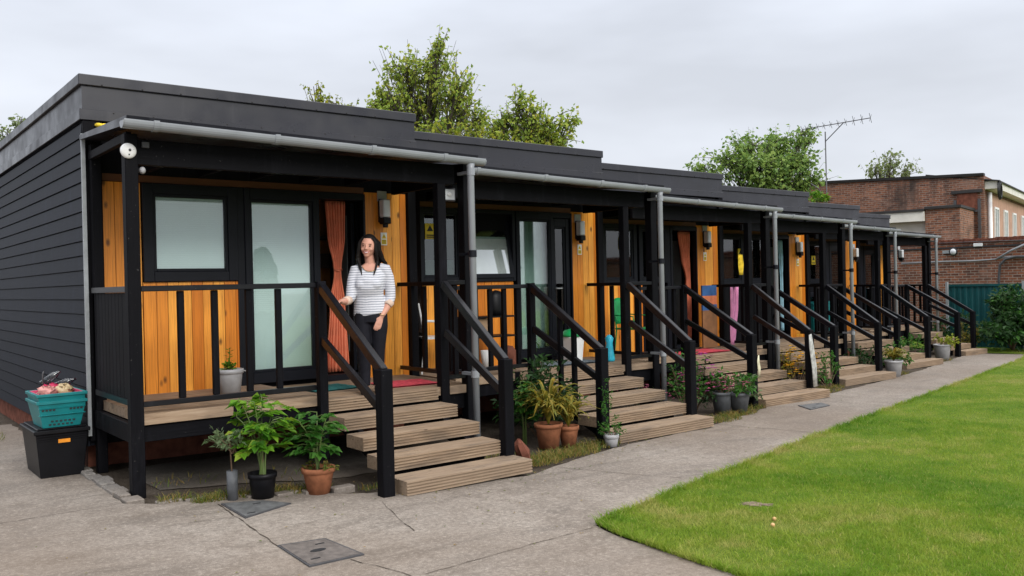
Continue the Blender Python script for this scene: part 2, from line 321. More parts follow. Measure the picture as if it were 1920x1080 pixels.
# ------------------------------------------------------------------ mesh helpers
ORG = {}
class MB:
    def __init__(s): s.v = []; s.f = []; s.mi = []; s.ci = 0
    def add(s, vs, fs):
        o = len(s.v); s.v += [tuple(x) for x in vs]; s.f += [tuple(i+o for i in f) for f in fs]; s.mi += [s.ci]*len(fs); return s
    def box(s, x0, x1, y0, y1, z0, z1):
        return s.add([(x0, y0, z0), (x1, y0, z0), (x1, y1, z0), (x0, y1, z0), (x0, y0, z1), (x1, y0, z1), (x1, y1, z1), (x0, y1, z1)],
                     [(0, 3, 2, 1), (4, 5, 6, 7), (0, 1, 5, 4), (1, 2, 6, 5), (2, 3, 7, 6), (3, 0, 4, 7)])
    def beam(s, p0, p1, w, h, up=(0, 0, 1)):
        p0, p1 = Vector(p0), Vector(p1); d = (p1-p0).normalized(); r = d.cross(Vector(up))
        if r.length < 1e-4: r = Vector((1, 0, 0))
        r.normalize(); u = r.cross(d).normalized(); r = r*w/2; u = u*h/2
        return s.add([p0-r-u, p0+r-u, p0+r+u, p0-r+u, p1-r-u, p1+r-u, p1+r+u, p1-r+u],
                     [(0, 3, 2, 1), (4, 5, 6, 7), (0, 1, 5, 4), (1, 2, 6, 5), (2, 3, 7, 6), (3, 0, 4, 7)][::1])
    def prism(s, poly, x0, x1):                         # polygon in (y, z) swept along x
        n = len(poly)
        return s.add([(x0, y, z) for y, z in poly]+[(x1, y, z) for y, z in poly],
                     [tuple(range(n-1, -1, -1)), tuple(range(n, 2*n))]+[(i, (i+1) % n, n+(i+1) % n, n+i) for i in range(n)])
    def tube(s, pts, rad, n=8, ref=(1, 0, 0), cap=True, flat=None):
        pts = [Vector(p) for p in pts]; k = len(pts)
        rad = rad if isinstance(rad, (list, tuple)) else [rad]*k
        vs = []; ref = Vector(ref)
        for i, p in enumerate(pts):
            t = (pts[min(i+1, k-1)]-pts[max(i-1, 0)]).normalized()
            a = ref-t*ref.dot(t)
            if a.length < 1e-3: a = Vector((0, 1, 0))-t*t.y
            if a.length < 1e-3: a = Vector((0, 0, 1))-t*t.z
            a.normalize(); b = t.cross(a)
            q = rad[i]; ra, rb = q if isinstance(q, tuple) else (q, q)
            for j in range(n):
                th = 2*math.pi*j/n; vs.append(p+a*(ra*math.cos(th))+b*(rb*math.sin(th)))
        fs = [(i*n+j, i*n+(j+1) % n, (i+1)*n+(j+1) % n, (i+1)*n+j) for i in range(k-1) for j in range(n)]
        if cap: fs += [tuple(range(n-1, -1, -1)), tuple(range((k-1)*n, k*n))]
        return s.add(vs, fs)
    def lathe(s, prof, c=(0, 0, 0), n=20, sx=1, sy=1):
        c = Vector(c); k = len(prof)
        vs = [c+Vector((r*sx*math.cos(2*math.pi*j/n), r*sy*math.sin(2*math.pi*j/n), z)) for r, z in prof for j in range(n)]
        fs = [(i*n+j, i*n+(j+1) % n, (i+1)*n+(j+1) % n, (i+1)*n+j) for i in range(k-1) for j in range(n)]
        if prof[0][0] > 1e-5: fs.append(tuple(range(n-1, -1, -1)))
        if prof[-1][0] > 1e-5: fs.append(tuple(range((k-1)*n, k*n)))
        return s.add(vs, fs)
    def ball(s, c, rx, ry=None, rz=None, nu=12, nv=8, R=None):
        ry = ry or rx; rz = rz or rx; c = Vector(c); vs = []; fs = []
        for i in range(nv+1):
            ph = math.pi*i/nv
            for j in range(nu):
                th = 2*math.pi*j/nu
                p = Vector((rx*math.sin(ph)*math.cos(th), ry*math.sin(ph)*math.sin(th), rz*math.cos(ph)))
                vs.append(c+(R @ p if R else p))
        for i in range(nv):
            for j in range(nu): fs.append((i*nu+j, (i+1)*nu+j, (i+1)*nu+(j+1) % nu, i*nu+(j+1) % nu))
        return s.add(vs, fs)
    def poly(s, pts, zf):                               # flat sheet with height zf(x, y)
        ps = [Vector((x, y, 0)) for x, y in pts]
        return s.add([(x, y, zf(x, y)) for x, y in pts], [tuple(t) for t in tessellate_polygon([ps])])
    def leaf(s, p, d, nrm, L, Wd, fold=.25, droop=.15):
        d = d.normalized(); b = d.cross(nrm)
        if b.length < 1e-3: b = d.orthogonal()
        b.normalize(); n = b.cross(d); m = p+d*(L*.5)-n*(L*droop*.3); t = p+d*L-n*(L*droop)
        o = len(s.v); w = Wd/2
        s.v += [tuple(p), tuple(m+b*w+n*(fold*w)), tuple(t), tuple(m-b*w+n*(fold*w))]
        s.f += [(o, o+1, o+2), (o, o+2, o+3)]; s.mi += [s.ci]*2
    def build(s, name, mat, parent=None, smooth=False, bevel=0, at=None, fix=True):
        if not s.v: return None
        me = bpy.data.meshes.new(name)
        org = ORG[parent] if parent is not None else (Vector(at) if at is not None else None)
        if org is None:
            a = np.array(s.v); lo = a.min(0); hi = a.max(0); org = Vector(((lo[0]+hi[0])/2, (lo[1]+hi[1])/2, lo[2]))
        a = np.array(s.v, dtype=np.float64)-np.array(org)
        me.from_pydata(a.tolist(), [], s.f)
        mats = mat if isinstance(mat, list) else [mat]
        for m in mats: me.materials.append(m)
        if len(mats) > 1: me.polygons.foreach_set('material_index', s.mi)
        me.update()
        if fix and len(s.f) < 60000:
            bm = bmesh.new(); bm.from_mesh(me); bmesh.ops.recalc_face_normals(bm, faces=bm.faces[:]); bm.to_mesh(me); bm.free()
        if smooth: me.polygons.foreach_set('use_smooth', [True]*len(me.polygons))
        o = bpy.data.objects.new(name, me); COL.objects.link(o)
        if parent is not None: o.parent = parent
        else: o.location = org
        ORG[o] = org
        if bevel:
            b = o.modifiers.new('b', 'BEVEL'); b.width = bevel; b.segments = 1; b.limit_method = 'ANGLE'; b.angle_limit = math.radians(50)
        return o

def thing(name, loc, label, cat, group=None):
    o = bpy.data.objects.new(name, None); COL.objects.link(o); o.location = loc; o.empty_display_size = .1
    ORG[o] = Vector(loc); tag(o, label, cat, group); return o
def tag(o, label, cat, group=None):
    o['label'] = label; o['category'] = cat
    if group: o['group'] = group
    return o
def kind(o, k): o['kind'] = k; return o

def remesh(o, vox, it=4, fac=.5):
    m = o.modifiers.new('r', 'REMESH'); m.mode = 'VOXEL'; m.voxel_size = vox; m.use_smooth_shade = True
    if it:
        q = o.modifiers.new('s', 'SMOOTH'); q.factor = fac; q.iterations = it
    dg = bpy.context.evaluated_depsgraph_get(); ev = o.evaluated_get(dg)
    me = bpy.data.meshes.new_from_object(ev); old = o.data; o.modifiers.clear(); o.data = me
    if not me.materials:
        for mm in old.materials: me.materials.append(mm)
    me.polygons.foreach_set('use_smooth', [True]*len(me.polygons)); return o

def gz(x, y=0): return -0.0155*(x-3.5)

def gz(x, y=0): return -0.0155*(min(60, max(-6, x))-3.5)
# ------------------------------------------------------------------ ground, path, lawn
g = MB(); xs = [-400, -6, 60, 400]; ys = [-400, 0, 30, 400]
g.add([(x, y, gz(x)-.018) for y in ys for x in xs], [(j*4+i, j*4+i+1, j*4+i+5, j*4+i+4) for j in range(3) for i in range(3)])
kind(g.build('ground', M['soil'], at=(0, 0, 0)), 'structure')

def ragged(pts, amp, step, seed):
    r = random.Random(seed); out = []
    for a, b in zip(pts, pts[1:]):
        n = max(1, int(math.dist(a, b)/step))
        for i in range(n):
            t = i/n; k = 0 if i == 0 else 1
            out.append((a[0]+(b[0]-a[0])*t+k*r.uniform(-amp, amp), a[1]+(b[1]-a[1])*t+k*r.uniform(-amp, amp)))
    return out+[pts[-1]]
BED = [(1.93, 13.0), (1.92, 9.05), (1.86, 7.40), (2.06, 7.22), (3.1, 6.80), (3.52, 6.44), (4.2, 6.22), (4.94, 6.10), (5.25, 6.2), (5.93, 6.42), (6.5, 6.58), (7.4, 6.72), (8.33, 6.85), (9.62, 7.21), (10.6, 7.5), (12.3, 7.72), (13.9, 8.0), (15.6, 8.35), (17.4, 8.75), (19.1, 9.25), (20.3, 9.55), (22.0, 9.95), (22.6, 10.2)]
LAWN = [(4.02, 0.0), (4.09, 2.2), (4.11, 3.14), (4.15, 3.75), (4.18, 4.2), (4.26, 4.50), (5.0, 4.68), (5.76, 4.88), (6.9, 5.14), (8.19, 5.46), (10.2, 5.93), (12.18, 6.37), (15.45, 7.10), (18.6, 7.82), (21.66, 8.53), (23.1, 9.05)]
pth = [(-6, -8), (4.0, -8)]+ragged(LAWN, .012, .12, 3)+[(22.9, 9.4)]+ragged(BED[::-1], .018, .15, 4)+[(-6, 13)]
p = MB().poly(pth, lambda x, y: gz(x)+.0); kind(p.build('path', M['concrete'], at=(0, 0, 0)), 'structure')
def lawn_left(x):                                        # the y of the lawn's border at a given x
    for a, b in zip(LAWN[5:], LAWN[6:]):
        if a[0] <= x <= b[0]: return a[1]+(b[1]-a[1])*(x-a[0])/(b[0]-a[0])
    return 12. if x > 23.1 else -99
lw = [(60, -40), (60, 14), (24.2, 14), (23.4, 11.5), (22.6, 10.3), (22.95, 9.4)]+ragged(LAWN[::-1], .015, .1, 5)+[(4.0, -40)]
l = MB().poly(lw, lambda x, y: gz(x)+.012); kind(l.build('lawn', M['lawn'], at=(0, 0, 0)), 'structure')

bp = MB(); r = random.Random(12); bq = []
for a in range(28):
    k = r.uniform(.45, 1.15); c_, s_ = .15*k*math.cos(a*.2244), .085*k*math.sin(a*.2244); bq.append((5.56+c_*.67+s_*.74, 4.1-c_*.74+s_*.67))
bp.poly(bq, lambda x, y: gz(x)+.016)
kind(bp.build('bare_patch', M['drysoil'], at=(5.56, 4.1, 0)), 'structure')
# joints between the slabs: thin dark seams lying on the concrete
jm = MB()
def seam(pts, w, seed, br=.12):
    r = random.Random(seed); q = ragged(pts, .008, .10, seed)
    for a, b in zip(q, q[1:]):
        if r.random() < br: continue
        d = Vector((b[0]-a[0], b[1]-a[1])).normalized(); n = Vector((-d.y, d.x))*w*r.uniform(.25, 1.0)/2
        jm.add([(a[0]-n.x, a[1]-n.y, gz(a[0])+.004), (b[0]-n.x, b[1]-n.y, gz(b[0])+.004), (b[0]+n.x, b[1]+n.y, gz(b[0])+.004), (a[0]+n.x, a[1]+n.y, gz(a[0])+.004)], [(0, 1, 2, 3)])
seam([(2.43, 6.86), (2.36, 5.93), (2.32, 5.47)], .013, 1, 0); seam([(2.55, 4.9), (2.66, 4.47), (2.8, 3.0)], .009, 2, 0)
seam([(2.75, 4.36), (3.4, 4.41), (4.2, 4.46)], .008, 3, 0); seam([(3.46, 6.1), (3.3, 5.6), (3.2, 5.2)], .007, 4, 0)
seam([(1.86, 7.40), (.6, 7.3), (-4, 7.2)], .008, 7, 0); seam([(5.4, 6.2), (5.7, 5.5), (6.0, 4.95)], .007, 6, 0)
for k, x in enumerate((8.6, 11.4, 14.2, 17.)): seam([(x, 6.95+.25*(x-8.6)), (x+.35, 5.6+.22*(x-8.6))], .010, 20+k, 0)
kind(jm.build('path_joint', M['soil'], at=(0, 0, 0)), 'structure')
# broken slab kerb at the corner post and rough concrete below the balcony
k = MB(); r = random.Random(2)
for i in range(9):
    y0 = 7.36+i*.19; w = r.uniform(.10, .16)
    k.box(1.86+r.uniform(0, .02), 1.86+w, y0, y0+.178, -.02, .045+r.uniform(0, .02))
for i in range(7):
    t = i/7; k.box(2.07+1.45*t, 2.07+1.45*t+.195, 7.235-.66*t-.05, 7.235-.66*t+.05, -.03, .026+r.uniform(0, .014))
kind(k.build('kerb', M['slab'], at=(2, 8, 0), bevel=.008), 'structure')
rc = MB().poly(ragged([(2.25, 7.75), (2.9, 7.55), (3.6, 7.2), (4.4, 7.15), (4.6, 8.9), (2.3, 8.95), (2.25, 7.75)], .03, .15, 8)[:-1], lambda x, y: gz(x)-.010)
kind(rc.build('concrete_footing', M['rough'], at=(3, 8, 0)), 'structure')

def cover(name, quad, mat, label, hole=False):
    q = [Vector((x, y, gz(x)+.010)) for x, y in quad]; c = sum(q, Vector())/4
    t = thing(name, c-Vector((0, 0, .01)), label, 'manhole cover')
    f = MB(); inn = [c+(v-c)*.94 for v in q]; dn = Vector((0, 0, .014))
    f.add([*q, *inn, *[v-dn for v in q], *[v-dn for v in inn]], [(i, (i+1) % 4, 4+(i+1) % 4, 4+i) for i in range(4)]+[(i, 8+i, 8+(i+1) % 4, (i+1) % 4) for i in range(4)])
    f.build('frame', M['darksteel'], t)
    pl = MB(); pq = [c+(v-c)*.925 for v in q]; pl.add([*[v+Vector((0, 0, .001)) for v in pq], *[v-dn for v in pq]], [(0, 1, 2, 3)]+[(i, 4+i, 4+(i+1) % 4, (i+1) % 4) for i in range(4)])
    a, b = (pq[1]-pq[0])/7, (pq[3]-pq[0])/7
    pl.build('plate', mat, t)
    if hole:
        h = MB(); ctr = c+Vector((-.005, .0, 0)); h.add([ctr+Vector((.055*math.cos(i*.524), .030*math.sin(i*.524), .0035)) for i in range(12)], [tuple(range(12))]); h.build('lifting_hole', M['ink'], t)
    for u in (.25, .75):
        s = MB(); m0 = pq[0]+(pq[1]-pq[0])*u+(pq[3]-pq[0])*(.8 if u < .5 else .2); s.box(m0.x-.03, m0.x+.03, m0.y-.008, m0.y+.008, m0.z, m0.z+.004); s.build('key_slot', M['ink'], t)
cover('manhole_cover', [(2.317, 5.467), (2.634, 5.416), (2.66, 4.927), (2.285, 4.922)], M['iron'], 'square brown iron cover with an oval hole in the foreground concrete', True)
cover('manhole_cover', [(2.446, 6.85), (2.74, 6.74), (2.878, 6.50), (2.427, 6.297)], M['ironb'], 'slate grey cover sunk in the concrete below the black plant pot')
cover('manhole_cover', [(10.814, 7.235), (11.311, 7.179), (11.137, 6.934), (10.555, 6.863)], M['ironb'], 'small dark grey cover in the path before the third staircase')

# ------------------------------------------------------------------ the six cabins
E_ = [5.66, 9.32, 12.88, 16.52, 19.90, 22.62]
DYB = [0, .55, 1.10, 1.70, 2.50, 3.20]; DYP = [0, .65, 1.35, 2.10, 2.95, 3.70]
DZB = [0, -.095, -.17, -.27, -.36, -.45]; DZP = [0, -.06, -.14, -.20, -.25, -.30]
PIPE = [5.283, 8.862, 12.428, 16.0, 19.29, 22.77]
NL = [3.59, 6.675, 10.28, 13.58, 17.28, 21.53]; NR = [4.99, 8.36, 11.98, 15.35, 18.92, 22.77]
CAB = ['nearest black timber cabin with long boarded side wall and woman at its door', 'second black cabin, with tilted open window and a wire chair on its porch', 'third black cabin, with green chair on its porch and curtain in its doorway',
       'fourth black cabin, with pink cloth hung over its porch railing', 'fifth black cabin, with teal buckets behind its porch railing', 'last black cabin at the far end, next to the red brick wall']

def vboards(mb, x0, x1, y, z0, z1, r, w=.118):
    x = x0
    while x < x1-.012:
        xe = min(x1, x+w*r.uniform(.92, 1.08)); d = r.uniform(0, .004)
        mb.box(x, xe-.005, y-d, y+.024, z0, z1); x = xe

def framed(par, name, x0, x1, y, z0, z1, fw=.05, glass='glass', blind='blind', tilt=0, bl=(0, 1), wide=None):
    f = MB(); w2 = wide or fw
    f.box(x0, x0+w2, y-.03, y+.055, z0, z1); f.box(x1-w2, x1, y-.03, y+.055, z0, z1)
    f.box(x0+w2, x1-w2, y-.028, y+.055, z1-fw, z1); f.box(x0+w2, x1-w2, y-.028, y+.055, z0, z0+fw)
    fo = f.build(name, M['frame'], par, bevel=.004)
    a0, a1, b0, b1 = x0+w2, x1-w2, z0+fw, z1-fw
    if tilt:
        s = MB(); sx0, sx1 = a0-.01, a1+.01; dy = math.sin(tilt)*(b1-b0); q = .055
        def P(x, z, o): t = (z-b0)/(b1-b0); return (x, y-.035-o+(0)+(-dy*0)+dy*t*1.0, b0+(z-b0)*math.cos(tilt))
        def bar(xa, xb, za, zb):
            s.add([P(xa, za, .02), P(xb, za, .02), P(xb, zb, .02), P(xa, zb, .02), P(xa, za, -.02), P(xb, za, -.02), P(xb, zb, -.02), P(xa, zb, -.02)], [(0, 1, 2, 3), (7, 6, 5, 4), (0, 4, 5, 1), (1, 5, 6, 2), (2, 6, 7, 3), (3, 7, 4, 0)])
        bar(sx0, sx0+q, b0, b1); bar(sx1-q, sx1, b0, b1); bar(sx0+q, sx1-q, b1-q, b1); bar(sx0+q, sx1-q, b0, b0+q)
        s.build('sash', M['frame'], fo)
        p = MB(); p.add([P(sx0+q, b0+q, 0), P(sx1-q, b0+q, 0), P(sx1-q, b1-q, 0), P(sx0+q, b1-q, 0)], [(0, 1, 2, 3)]); p.build('pane', M[glass], fo)
        p = MB(); zm = b0+(b1-b0)*.62; p.add([P(sx0+q, b0+q, -.012), P(sx1-q, b0+q, -.012), P(sx1-q, zm, -.012), P(sx0+q, zm, -.012)], [(0, 1, 2, 3)]); p.build('white_blind', M['whiteblind'], fo)
        p = MB(); p.add([P(sx0+q, zm, -.014), P(sx1-q, zm, -.014), P(sx1-q, b1-q, -.014), P(sx0+q, b1-q, -.014)], [(0, 1, 2, 3)]); p.build('green_blind', M['greenblind'], fo)
    else:
        s = MB(); q = .03
        s.box(a0, a0+q, y-.012, y+.04, b0, b1); s.box(a1-q, a1, y-.012, y+.04, b0, b1); s.box(a0+q, a1-q, y-.011, y+.04, b1-q, b1); s.box(a0+q, a1-q, y-.011, y+.04, b0, b0+q)
        s.build('sash', M['frame'], fo, bevel=.004)
        p = MB(); p.box(a0+q, a1-q, y+.008, y+.014, b0+q, b1-q); p.build('pane', M[glass], fo)
        if blind:
            p = MB(); c0, c1 = b0+q+(b1-b0-2*q)*bl[0], b0+q+(b1-b0-2*q)*bl[1]; p.box(a0+q, a1-q, y+.034, y+.042, c0, c1); p.build('blind', M[blind], fo)
    return fo

def tread_poly(yf, yb, zt, h=.115):
    g = .013; n = 4; q = [(yf, zt)]
    for i in range(n):                               # grooved front edge
        z = zt-h*(i+.8)/(n+.6)
        q += [(yf, z+.0065), (yf+g, z+.0045), (yf+g, z-.0045), (yf, z-.0065)]
    q += [(yf, zt-h), (yb, zt-h), (yb, zt)]
    ym = (yf+yb)/2; q += [(ym+.005, zt), (ym+.003, zt-.008), (ym-.003, zt-.008), (ym-.005, zt)]
    return q

def cabin(n):
    r = random.Random(100+n); S = 1.98 if n == 0 else E_[n-1]; E = E_[n]
    YB = 9.0+DYB[n]; YF = YB+.03; YP = 7.6+DYP[n]; zb = DZB[n]; zp = DZP[n]; lx, rx = NL[n], NR[n]; px = PIPE[n]; YG = 7.33+DYP[n]
    T = thing('cabin', ((S+E)/2, YB+.2, gz((S+E)/2)), CAB[n], 'cabin', 'black timber cabins in the stepped row')
    zd = .65+zp; z0 = .25+zp; zt = 3.34+zb; zwin = zp
    B = lambda name, mat, par=T, **k: mb.build(name, M[mat], par, **k)
    depth = 8.2
    # shell
    dl, dr = E-1.26, E-.71
    if n in (1,): dl, dr = E-1.02, E-.65
    if n == 2 or n == 3: dl, dr = E-1.36, E-.74
    closed = n in (1, 4, 5)
    mb = MB(); wy0, wy1 = YF+.06, YF+.17
    mb.box(S+.03, dl, wy0, wy1, z0, zt+.1); mb.box(dr, E-.03, wy0, wy1, z0, zt+.1); mb.box(dl, dr, wy0, wy1, 2.72+zp, zt+.1); mb.box(dl, dr, wy0, wy1, z0, zd+.04)
    B('front_wall', 'black')
    mb = MB(); y0 = YB
    nb = int((zt-z0)/.1395)
    for i in range(nb+1):
        za = z0+i*.1395; zc = min(zt, za+.1395)-.011
        if zc <= za: continue
        mb.add([(S+.012, y0+.03, za), (S-.006, y0+.03, za), (S+.004, y0+.03, zc), (S+.02, y0+.03, zc), (S+.012, y0+depth, za), (S-.006, y0+depth, za), (S+.004, y0+depth, zc), (S+.02, y0+depth, zc)],
               [(0, 1, 2, 3), (7, 6, 5, 4), (1, 5, 6, 2), (0, 4, 5, 1), (2, 6, 7, 3)])
    mb.box(S+.021, S+.06, y0+.05, y0+depth, z0+.002, zt+.1)
    B('side_wall', 'side')
    mb = MB(); mb.box(E-.05, E, YB+.05, YB+depth, z0, zt+.1); mb.box(S+.06, E-.05, YB+depth-.1, YB+depth, z0, zt+.1); B('rear_wall', 'side')
    mb = MB(); mb.box(S+.05, E-.05, YB+.3, YB+depth-.2, gz(S)-.05, z0); B('plinth', 'teabag')
    # parapet fascia: drip band, panel, capping
    mb = MB(); ztop = 3.772+zb
    mb.box(S+.006, E+.006, YB-.004, YB+depth, 3.445+zb, ztop-.105); B('roof_fascia', 'fascia')
    fo = list(T.children)[-1]
    mb = MB(); mb.box(S-.026, E+.016, YB-.032, YB+depth, ztop-.103, ztop); mb.build('capping', M['fascia'], fo, bevel=.006)
    mb = MB(); mb.box(S-.022, E+.014, YB-.028, YB+depth, zt, 3.443+zb); mb.build('drip_band', M['fascia'], fo, bevel=.004)
    mb = MB()
    for i in range(10):
        x = S+.18+i*.37
        if x < E-.05:
            mb.ball((x, YB-.032, ztop-.088), .009, .007, .009, 6, 4); mb.ball((x+.1, YB-.028, 3.425+zb), .009, .007, .009, 6, 4)
    mb.build('fixing_bolt', M['lead'], fo)
    # interior seen through the doorway
    if not closed:
        mb = MB(); a0, a1, q0, q1 = dl-.5, dr+.9, YF+.171, YF+1.05
        mb.add([(a0, q0, zd+.02), (a1, q0, zd+.02), (a1, q1, zd+.02), (a0, q1, zd+.02)], [(0, 1, 2, 3)])
        mb.add([(a0, q0, 2.9+zp), (a1, q0, 2.9+zp), (a1, q1, 2.9+zp), (a0, q1, 2.9+zp)], [(0, 3, 2, 1)])
        mb.add([(a1, q0, zd), (a1, q1, zd), (a1, q1, 2.9+zp), (a1, q0, 2.9+zp)], [(0, 1, 2, 3)])
        mb.add([(a0, q0, zd), (a0, q1, zd), (a0, q1, 2.9+zp), (a0, q0, 2.9+zp)], [(3, 2, 1, 0)])
        B('hall', 'dark', fix=False)
        mb = MB(); mb.box(a0, a1, q1, q1+.05, zd, 2.9+zp); B('hall_partition', 'interior')
        mb = MB(); 
        for zz in (1.5, 1.95, 2.3): mb.box(a0+.3, a1-.2, q1-.28, q1-.002, zz+zp, zz+zp+.03)
        mb.box(a0+.5, a0+.75, q1-.25, q1-.05, 1.53+zp, 1.72+zp); mb.box(a0+.9, a0+1.3, q1-.25, q1-.05, 1.98+zp, 2.12+zp)
        B('hall_shelf', 'dark')
    # cladding, lintel, corner posts
    mb = MB(); zlo = zd-.03
    ww0 = max(E-3.15 if n != 1 else E-3.28, S+.17)
    if n != 1: vboards(mb, S+.17, ww0-.005, YF, zlo, 2.775+zwin, r); B('timber_cladding', 'cladding' if n < 2 else 'black'); mb = MB()
    vboards(mb, ww0 if n != 1 else S+.17, (E-2.10) if n != 1 else E-1.72, YF, zlo, 1.795+zwin, r)
    B('timber_cladding', 'cladding' if n < 3 else 'black'); mb = MB(); vboards(mb, dr+.03, E-.12, YF, zlo, 2.80+zwin, r)
    B('timber_cladding', 'cladding')
    mb = MB(); mb.box(S+.17, dr+.02, YF-.012, YF+.03, 2.782+zp, 2.85+zp); B('lintel', 'lintel')
    mb = MB(); mb.box(S+.17, E-.12, YF+.0, YF+.06, 2.853+zp, zt); mb.box(dr+.02, E-.12, YF+.0, YF+.06, 2.802+zp, 2.853+zp); B('soffit_board', 'black')
    mb = MB(); mb.box(S+.005, S+.165, YF-.05, YF+.06, .3+zp, zt-.005); B('corner_post', 'black', bevel=.005)
    mb = MB(); mb.box(E-.115, E-.005, YF-.05, YF+.06, .3+zp, zt-.005); B('corner_post', 'black', bevel=.005)
    # windows and doors
    if n == 1:
        framed(T, 'window', E-3.28, E-2.60, YF-.01, 1.80+zp, 2.775+zp, .07, 'darkglass', 'greenblind', bl=(.0, .25))
        framed(T, 'window', E-2.50, E-1.70, YF-.01, 1.80+zp, 2.775+zp, .05, 'glass', None, tilt=.16)
        framed(T, 'glazed_door', E-1.68, E-1.00, YF-.01, .70+zp, 2.775+zp, .11, 'glass', 'greenblind', wide=.05)
    elif n == 0:
        framed(T, 'window', ww0, E-2.20, YF-.01, 1.80+zp, 2.775+zp, .10, 'glass', 'blind')
        framed(T, 'glazed_door', E-2.12, E-1.285, YF-.01, .70+zp, 2.775+zp, .115, 'glass', 'blind', wide=.055)
        mb = MB(); mb.box(E-2.199, E-2.121, YF-.02, YF+.05, .62+zp, 2.78+zp); B('mullion', 'frame')
    else:
        framed(T, 'window', ww0+.1, E-2.25, YF-.01, 1.80+zp, 2.775+zp, .08, 'glass', 'blind', bl=(0, 1))
        framed(T, 'window', E-2.20, E-1.50, YF-.01, 1.80+zp, 2.775+zp, .08, 'glass', 'blind' if n != 3 else 'greenblind', bl=(.0, 1) if n != 3 else (.35, 1))
        mb = MB(); mb.box(E-1.498, dl-.055, YF-.02, YF+.05, .62+zp, 2.78+zp); B('mullion', 'frame')
        if n > 3: framed(T, 'low_window', ww0+.1, E-1.5, YF-.04, .95+zp, 1.60+zp, .07, 'glass', 'blind')
    mb = MB(); mb.box(dl-.05, dl, YF-.03, YF+.1, zd+.0, 2.775+zp); mb.box(dr, dr+.028, YF-.03, YF+.1, zd, 2.775+zp); mb.box(dl, dr, YF-.028, YF+.1, 2.70+zp, 2.775+zp); mb.box(dl, dr, YF-.028, YF+.1, zd, zd+.07)
    B('door_frame', 'frame', bevel=.004)
    if closed:
        d = framed(T, 'door', dl+.005, dr-.005, YF+.03, zd+.075, 2.695+zp, .12, 'darkglass', 'blind', wide=.07, bl=(.45, 1))
        mb = MB(); mb.tube([(dl+.05, YF-.03, 1.68+zp), (dl+.05, YF-.07, 1.68+zp), (dl+.15, YF-.07, 1.68+zp)], .010, 6); mb.build('handle', M['steel'], d, True)
    else:                                           # the leaf stands open into the hall
        mb = MB(); mb.box(dr-.05, dr-.005, YF+.18, YF+.74, zd+.08, 2.69+zp); d = B('door', 'frame', bevel=.004)
        mb = MB(); mb.box(dr-.055, dr-.051, YF+.28, YF+.66, zd+.3, 2.55+zp); mb.build('pane', M['grey'], d)
    # porch roof, beam, gutter, downpipe
    gz0, gz1 = 3.058+zp, 2.988+zp; gx0, gx1 = S-.07, px+.16; rx0 = S-.03
    zr = min(3.22+zb, 3.19+zp)
    mb = MB(); mb.add([(rx0, YG+.03, gz0+.055), (gx1-.03, YG+.03, gz1+.055), (gx1-.03, YB-.035, zr), (rx0, YB-.035, zr), (rx0, YG+.07, gz0-.015), (gx1-.03, YG+.07, gz1+.0), (gx1-.03, YB-.035, zr-.045), (rx0, YB-.035, zr-.045)],
                      [(0, 1, 2, 3), (7, 6, 5, 4), (0, 4, 5, 1), (1, 5, 6, 2), (2, 6, 7, 3), (3, 7, 4, 0)])
    B('porch_roof', 'fascia')
    mb = MB(); mb.box(S+.02, px-.02, YP-.01, YP+.045, 2.755+zp, 2.965+zp); mb.box(S+.035, S+.08, YP+.046, YB-.06, 2.955+zp, 3.03+zp); mb.box(px+.03, px+.08, YP+.065, YB-.02, 2.78+zp, 2.98+zp)
    nj = 6
    for i in range(1, nj): 
        x = S+(px-S)*i/nj; mb.box(x-.022, x+.022, YP+.046, YB-.0, 2.86+zp, 2.965+zp)
    B('porch_beam', 'blackx', bevel=.004)
    mb = MB(); R = .058; q = []
    for i in range(11): a = math.pi+math.pi*i/10; q.append((YG+R*math.cos(a), R*math.sin(a)))
    q.append((YG+R, .012)); q.append((YG+R-.012, .012))
    for i in range(10, -1, -1): a = math.pi+math.pi*i/10; q.append((YG+(R-.008)*math.cos(a), (R-.008)*math.sin(a)))
    q.append((YG-R+.012, .012)); q.append((YG-R, .012))
    mb.prism(q, gx0, gx1)
    cut = [(YG+R*math.cos(math.pi+math.pi*i/10), R*math.sin(math.pi+math.pi*i/10)) for i in range(11)]
    mb.prism(cut, gx0-.008, gx0+.002); mb.prism(cut, gx1-.002, gx1+.008)
    mb.v = [(x, y, z+gz0+(gz1-gz0)*(x-gx0)/(gx1-gx0)) for x, y, z in mb.v]
    go = B('gutter', 'gutter', smooth=False)
    for t in (.07, .36, .63, .86):
        x = gx0+(gx1-gx0)*t; zc = gz0+(gz1-gz0)*t; mb = MB()
        q2 = [(YG+(R+.006)*math.cos(math.pi+math.pi*i/10), zc+(R+.006)*math.sin(math.pi+math.pi*i/10)) for i in range(11)]+[(YG+R+.006, zc+.02), (YG-R-.006, zc+.02)]
        mb.prism(q2, x-.022, x+.022); mb.build('gutter_clip', M['gutter'], go)
    mb = MB(); zf = gz(px); mb.tube([(px, YG, gz1-.045), (px, YG, gz1-.10), (px+.012, YG, zf+.02)], [.047, .036, .036], 14); do = B('downpipe', 'gutter', smooth=True)
    for z in (.78, 2.02, 2.86):
        mb = MB(); mb.tube([(px+.004, YG, z+zp-.035), (px+.004, YG, z+zp+.035)], .043, 14); mb.box(px-.02, px+.02, YG+.03, YP-.06, z+zp-.015, z+zp+.015); mb.build('pipe_collar', M['gutter'] if z != 2.02 else M['frame'], do)
    # posts
    pw = .105
    def post(x, y, za, zb_, name='post', w=pw, par=T):
        mb = MB(); mb.box(x-w/2, x+w/2, y-w/2, y+w/2, za, zb_); return mb.build(name, M['black'], par, bevel=.006)
    p5, p6 = rx+.08, px+.12
    if n == 0: post(S+.05, YP, gz(S)-.02, 3.0+zp)
